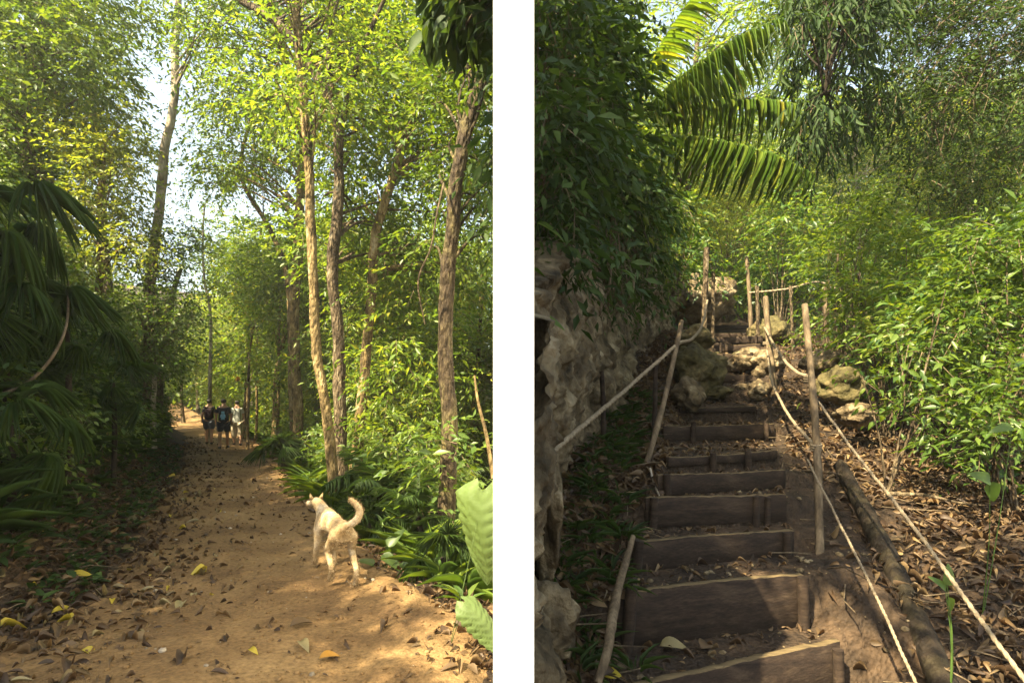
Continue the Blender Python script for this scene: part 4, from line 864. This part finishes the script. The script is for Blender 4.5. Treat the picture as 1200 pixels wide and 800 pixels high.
tree('added unseen bough behind the viewer, shading the near end of the slope', [gpt(3.5, -3.5, -.2), (3.2, -2.6, 3), (1.8, -1.0, 4.6), (.8, 0, 5)], [.2, .16, .1, .04], 'bark', ell((.95, -.1, 5.0), (1.3, 1.0, .4), 36), .42, 'green', 26, 7, .13, .055)  # bough put in behind the camera to darken the near right slope
tree('added unseen high bough by the white wall, keeping the steps in shade', [gpt(-.2, -1.8, -.2), (-.4, -1.4, 3.0), (-.8, -.2, 5.2), (-1.3, 1.0, 6.3)], [.12, .1, .07, .03], 'bark', ell((-1.25, 1.45, 6.3), (.7, 1.3, .4), 34), .4, 'green', 30, 7, .13, .055)  # unseen foliage added overhead to shade the steps
# ------------------------------------------------------------------ people and dog
def skin(name, verts, edges, radii, mat, parent=None, lv=2, root=0, scale=(1, 1, 1), extra_mats=()):
    me = bpy.data.meshes.new(name); me.from_pydata([tuple(v) for v in verts], edges, [])
    o = bpy.data.objects.new(name, me); C.objects.link(o)
    sk_ = o.modifiers.new('s', 'SKIN'); sk_.use_smooth_shade = True
    for i, r_ in enumerate(radii):
        v = me.skin_vertices[0].data[i]; v.radius = r_ if isinstance(r_, tuple) else (r_, r_); v.use_root = (i == root)
    su = o.modifiers.new('u', 'SUBSURF'); su.levels = lv; su.render_levels = lv
    dg = bpy.context.evaluated_depsgraph_get(); nm = bpy.data.meshes.new_from_object(o.evaluated_get(dg)); nm.name = name
    bpy.data.objects.remove(o); nm.materials.clear(); nm.materials.append(mat)
    for m in extra_mats: nm.materials.append(m)
    for p in nm.polygons: p.use_smooth = True
    return link(name, nm, parent)
skinm = plain('skin', (.42, .24, .15), .55); hair = plain('dark_hair', (.02, .014, .01), .6)
def person(px, py, d, H, label, shirt, lower, face=0, step=.16, long_shirt=0, pack=None, arms=1, lean=0, legs_short=True):
    b = P(px, py, d); b.z = float(zg(b.x, b.y))+.02; k = H/1.7
    o = empty('person', b, face, k); tag(o, label, 'person', 'people walking away up the path')
    # local: +y is the walking direction (away from the viewer)
    V = [(0, 0, .95), (0, .0, 1.12), (0, .01, 1.30), (0, .02, 1.42), (0, .03, 1.50), (0, .05, 1.58), (0, .055, 1.66),
         (-.09, 0, .90), (-.10, step*.5+.03, .50), (-.10, step*.9, .09), (-.105, step*.9+.15, .03),
         (.09, 0, .90), (.10, -step*.35+.03, .50), (.10, -step*1.0, .11), (.105, -step*1.0+.13, .03),
         (-.145, .01, 1.365), (-.215, -.05*arms, 1.10), (-.235, .05*arms, .88), (-.235, .08*arms, .79),
         (.145, .01, 1.365), (.215, .04*arms, 1.10), (.235, .10*arms, .88), (.235, .13*arms, .79)]
    E = [(0, 1), (1, 2), (2, 3), (3, 4), (4, 5), (5, 6), (0, 7), (7, 8), (8, 9), (9, 10), (0, 11), (11, 12), (12, 13), (13, 14), (3, 15), (15, 16), (16, 17), (17, 18), (3, 19), (19, 20), (20, 21), (21, 22)]
    rd = [(.13, .11), (.13, .10), (.15, .11), (.08, .075), (.05, .053), (.088, .098), (.08, .09), .095, .062, .045, .04, .095, .062, .045, .04, .06, .043, .034, .038, .06, .043, .034, .038]
    skin('body', V, E, rd, skinm, o)
    # clothing follows the body a little larger
    sv = [(0, 0, .84-long_shirt), (0, .0, 1.12), (0, .01, 1.28), (0, .02, 1.41), (-.145, .01, 1.365), (-.205, -.035*arms, 1.17), (.145, .01, 1.365), (.205, .03*arms, 1.17)]
    skin('shirt', sv, [(0, 1), (1, 2), (2, 3), (3, 4), (4, 5), (3, 6), (6, 7)], [(.195, .16), (.175, .14), (.165, .13), (.085, .08), .070, .062, .070, .062], shirt, o)
    ez = .46 if legs_short else .16
    sv = [(0, 0, .98), (-.09, 0, .88), (-.105, step*.42, ez+.08), (.09, 0, .88), (.105, -step*.28, ez+.08)]
    skin('shorts', sv, [(0, 1), (1, 2), (0, 3), (3, 4)], [(.20, .16), .142, .10, .142, .10], lower, o)
    skin('hair', [(0, .0, 1.53), (0, .01, 1.61), (0, .03, 1.68)], [(0, 1), (1, 2)], [(.085, .085), (.103, .105), (.08, .085)], hair, o)
    for s_, yy in ((-1, step*.9), (1, -step)):
        skin('shoe', [(s_*.102, yy-.03, .045), (s_*.105, yy+.08, .04), (s_*.108, yy+.17, .03)], [(0, 1), (1, 2)], [.052, .05, .04], plain('shoe', (.03, .025, .022), .6), o)
    if pack:
        a = skin('backpack', [(0, -.17, .98), (0, -.19, 1.18), (0, -.15, 1.36)], [(0, 1), (1, 2)], [(.12, .07), (.14, .09), (.10, .06)], pack, o)
    return o
navy = plain('navy_cloth', (.014, .016, .028)); blk = plain('black_cloth', (.012, .012, .013)); wht = plain('pale_shirt', (.50, .52, .46)); kh = plain('beige_cloth', (.40, .34, .24)); gr = plain('grey_cloth', (.09, .10, .13)); blu = plain('light_blue_print', (.18, .42, .62)); maroon = plain('dark_maroon_cloth', (.05, .02, .025))
person(245, 522, 20.3, 1.66, 'leftmost walker, seen from behind in dark shirt, backpack and grey shorts', blk, gr, .35, .18, 0, maroon)
p2 = person(262, 527, 18.4, 1.66, 'middle walker in a dark top with a light blue print on the back', navy, navy, .35, -.17, .04)
g = G(); n = 10; t = np.linspace(0, 1, n); 
for zc, wd, hh in ((1.20, .055, .12), (1.10, .085, .10), (1.02, .06, .08)): 
    g.add([(-wd, -.182, zc-hh/2), (wd, -.182, zc-hh/2), (wd*.8, -.184, zc+hh/2), (-wd*.8, -.184, zc+hh/2), (-wd, -.12, zc-hh/2), (wd, -.12, zc-hh/2), (wd*.8, -.12, zc+hh/2), (-wd*.8, -.12, zc+hh/2)],
          [(0, 1, 2, 3), (1, 5, 6, 2), (4, 0, 3, 7), (3, 2, 6, 7), (0, 4, 5, 1), (5, 4, 7, 6)])
link('back_print', g.mesh('back_print', False, [blu]), p2)
person(278, 520, 20.6, 1.68, 'rightmost walker in a loose pale shirt and beige trousers', wht, kh, .5, .19, .12, None, legs_short=False)

def dog():
    rear = PZ(405, 690, 0); fr = PZ(379, 660, 0); b = (rear+fr)/2; b.z = float(zg(b.x, b.y))+.015
    ang = math.atan2(fr.y-rear.y, fr.x-rear.x)-math.pi/2; Ld = (fr-rear).length
    o = empty('dog', b, ang, 1.0); tag(o, 'pale tan dog trotting away up the path in a patch of sun, tail curled up', 'dog')
    h = Ld/2*.92
    V = [(0, -h*.80, .50), (0, -h*.35, .485), (0, h*.15, .475), (0, h*.70, .48), (-.01, h*1.02, .53), (-.03, h*1.22, .585), (-.05, h*1.40, .605), (-.085, h*1.58, .58), (-.11, h*1.72, .565),   # rump..nose 0-8
         (.085, -h*.86, .42), (.095, -h*.62, .30), (.085, -h*1.16, .165), (.085, -h*1.05, .03), (.085, -h*.95, .022),      # right hind 9-13
         (-.085, -h*.86, .42), (-.095, -h*.45, .30), (-.085, -h*.78, .17), (-.085, -h*.60, .05), (-.085, -h*.50, .045),     # left hind 14-18
         (.075, h*.76, .38), (.08, h*.66, .26), (.08, h*.92, .15), (.08, h*.80, .05), (.08, h*.90, .035),                     # right fore 19-23
         (-.075, h*.76, .38), (-.08, h*.80, .24), (-.08, h*1.05, .12), (-.08, h*1.10, .025), (-.08, h*1.20, .02),             # left fore 24-28
         (0, -h*1.0, .535), (.03, -h*1.18, .56), (.09, -h*1.25, .61), (.11, -h*1.22, .68), (.075, -h*1.15, .74), (.03, -h*1.08, .775)]  # tail 29-34
    E = [(0, 1), (1, 2), (2, 3), (3, 4), (4, 5), (5, 6), (6, 7), (7, 8), (0, 9), (9, 10), (10, 11), (11, 12), (12, 13), (0, 14), (14, 15), (15, 16), (16, 17), (17, 18),
         (3, 19), (19, 20), (20, 21), (21, 22), (22, 23), (3, 24), (24, 25), (25, 26), (26, 27), (27, 28), (0, 29), (29, 30), (30, 31), (31, 32), (32, 33), (33, 34)]
    rd = [(.066, .075), (.075, .085), (.088, .11), (.075, .115), (.062, .075), (.056, .062), (.060, .056), (.034, .034), (.022, .022),
          .050, .036, .023, .020, .021, .050, .036, .026, .022, .020, .052, .032, .022, .019, .020, .052, .032, .022, .019, .020,
          .034, .031, .034, .033, .026, .012]
    fur = surfmat('tan_fur', [(.20, .13, .06), (.33, .245, .14), (.46, .38, .27)], 5, pos=[.36, .5, .64], bump=1.0, bscale=60, stretch=(1, 1, 1), bdist=.006, rough=.9)
    bd = skin('body', V, E, rd, fur, o, lv=2, root=2)
    me_ = bd.data; npol = len(me_.polygons); cc = np.zeros(npol*3); me_.polygons.foreach_get('center', cc); nn_ = np.zeros(npol*3); me_.polygons.foreach_get('normal', nn_)
    cc = cc.reshape(-1, 3); nn_ = nn_.reshape(-1, 3); k = rg.integers(0, npol, 16000); c_ = cc[k]+rg.normal(0, .008, (16000, 3)); n_ = nn_[k]; c_ = c_-n_*.003
    dd = n_*.55+np.array([0, -.8, -.35])+rg.normal(0, .25, (16000, 3)); fg = G()
    put(fg, (np.array([[-.5, 0, 0], [.5, 0, 0], [0, 1, 0]]), np.array([[0, 1, 2]])), c_, dd, n_+rg.normal(0, .2, (16000, 3)), .014*(.5+.8*rg.random(16000)), .004)
    link('fur', fg.mesh('fur', False, [leafmat('fur_hair', [(.20, .125, .055), (.35, .25, .13), (.50, .42, .29)], trans=.1, tcol=(1, 1, 1), rough=.8)]), o)
    for s in (-1, 1):
        g = G(); tv = [(s*.022-.05, h*1.30, .645), (s*.068-.05, h*1.34, .62), (s*.062-.05, h*1.28, .70), (s*.055-.05, h*1.42, .64)]
        g.add(tv, [(0, 1, 2), (1, 3, 2), (3, 0, 2), (0, 3, 1)]); link('ear', g.mesh('ear', True, [fur]), o)
        eg = G(); put(eg, ICO, [[s*.034-.07, h*1.52, .615]], [[0, 1, 0]], [[0, 0, 1]], .018, .018); link('eye', eg.mesh('eye', True, [hair]), o)
    eg = G(); put(eg, ICO, [[-.12, h*1.77, .567]], [[0, 1, 0]], [[0, 0, 1]], .024, .03); link('nose', eg.mesh('nose', True, [hair]), o)
dog()
# yellow orange blossom head at the bend behind the walkers
q_ = P(279, 444, 19); g = G(); put(g, T8, np.repeat([[0., 0, 0]], 26, 0), norm(rg.standard_normal((26, 3))), rg.standard_normal((26, 3)), .11, .06)
o = empty('flower', q_); tag(o, 'single orange yellow blossom head above the rightmost walker', 'flower'); link('blossom', g.mesh('blossom', True, [M['lor']]), o)
g = G(); tube(g, smooth_path([(.1, .05, -1.9), (.05, 0, -.8), (0, 0, 0)], 8), .012, 6); link('stem', g.mesh('stem', True, [M['green']]), o)
# thin sunlit haze hanging in the forest air
g = G(); box(g, (-95, -25, -9), (95, 75, 26))
hz_ = newmat('haze'); hm, ht = hz_[0], hz_[1]; ht.nodes.remove(hz_[2])
pv = ht.nodes.new('ShaderNodeVolumePrincipled'); pv.inputs['Color'].default_value = (.97, .98, .95, 1); pv.inputs['Density'].default_value = .0012; pv.inputs['Anisotropy'].default_value = .3
ht.links.new(pv.outputs[0], ht.nodes['Material Output'].inputs['Volume'])
ho = link('haze', g.mesh('haze', False, [hm])); tag(ho, 'thin sunlit haze between the trees', 'haze', kind='stuff')
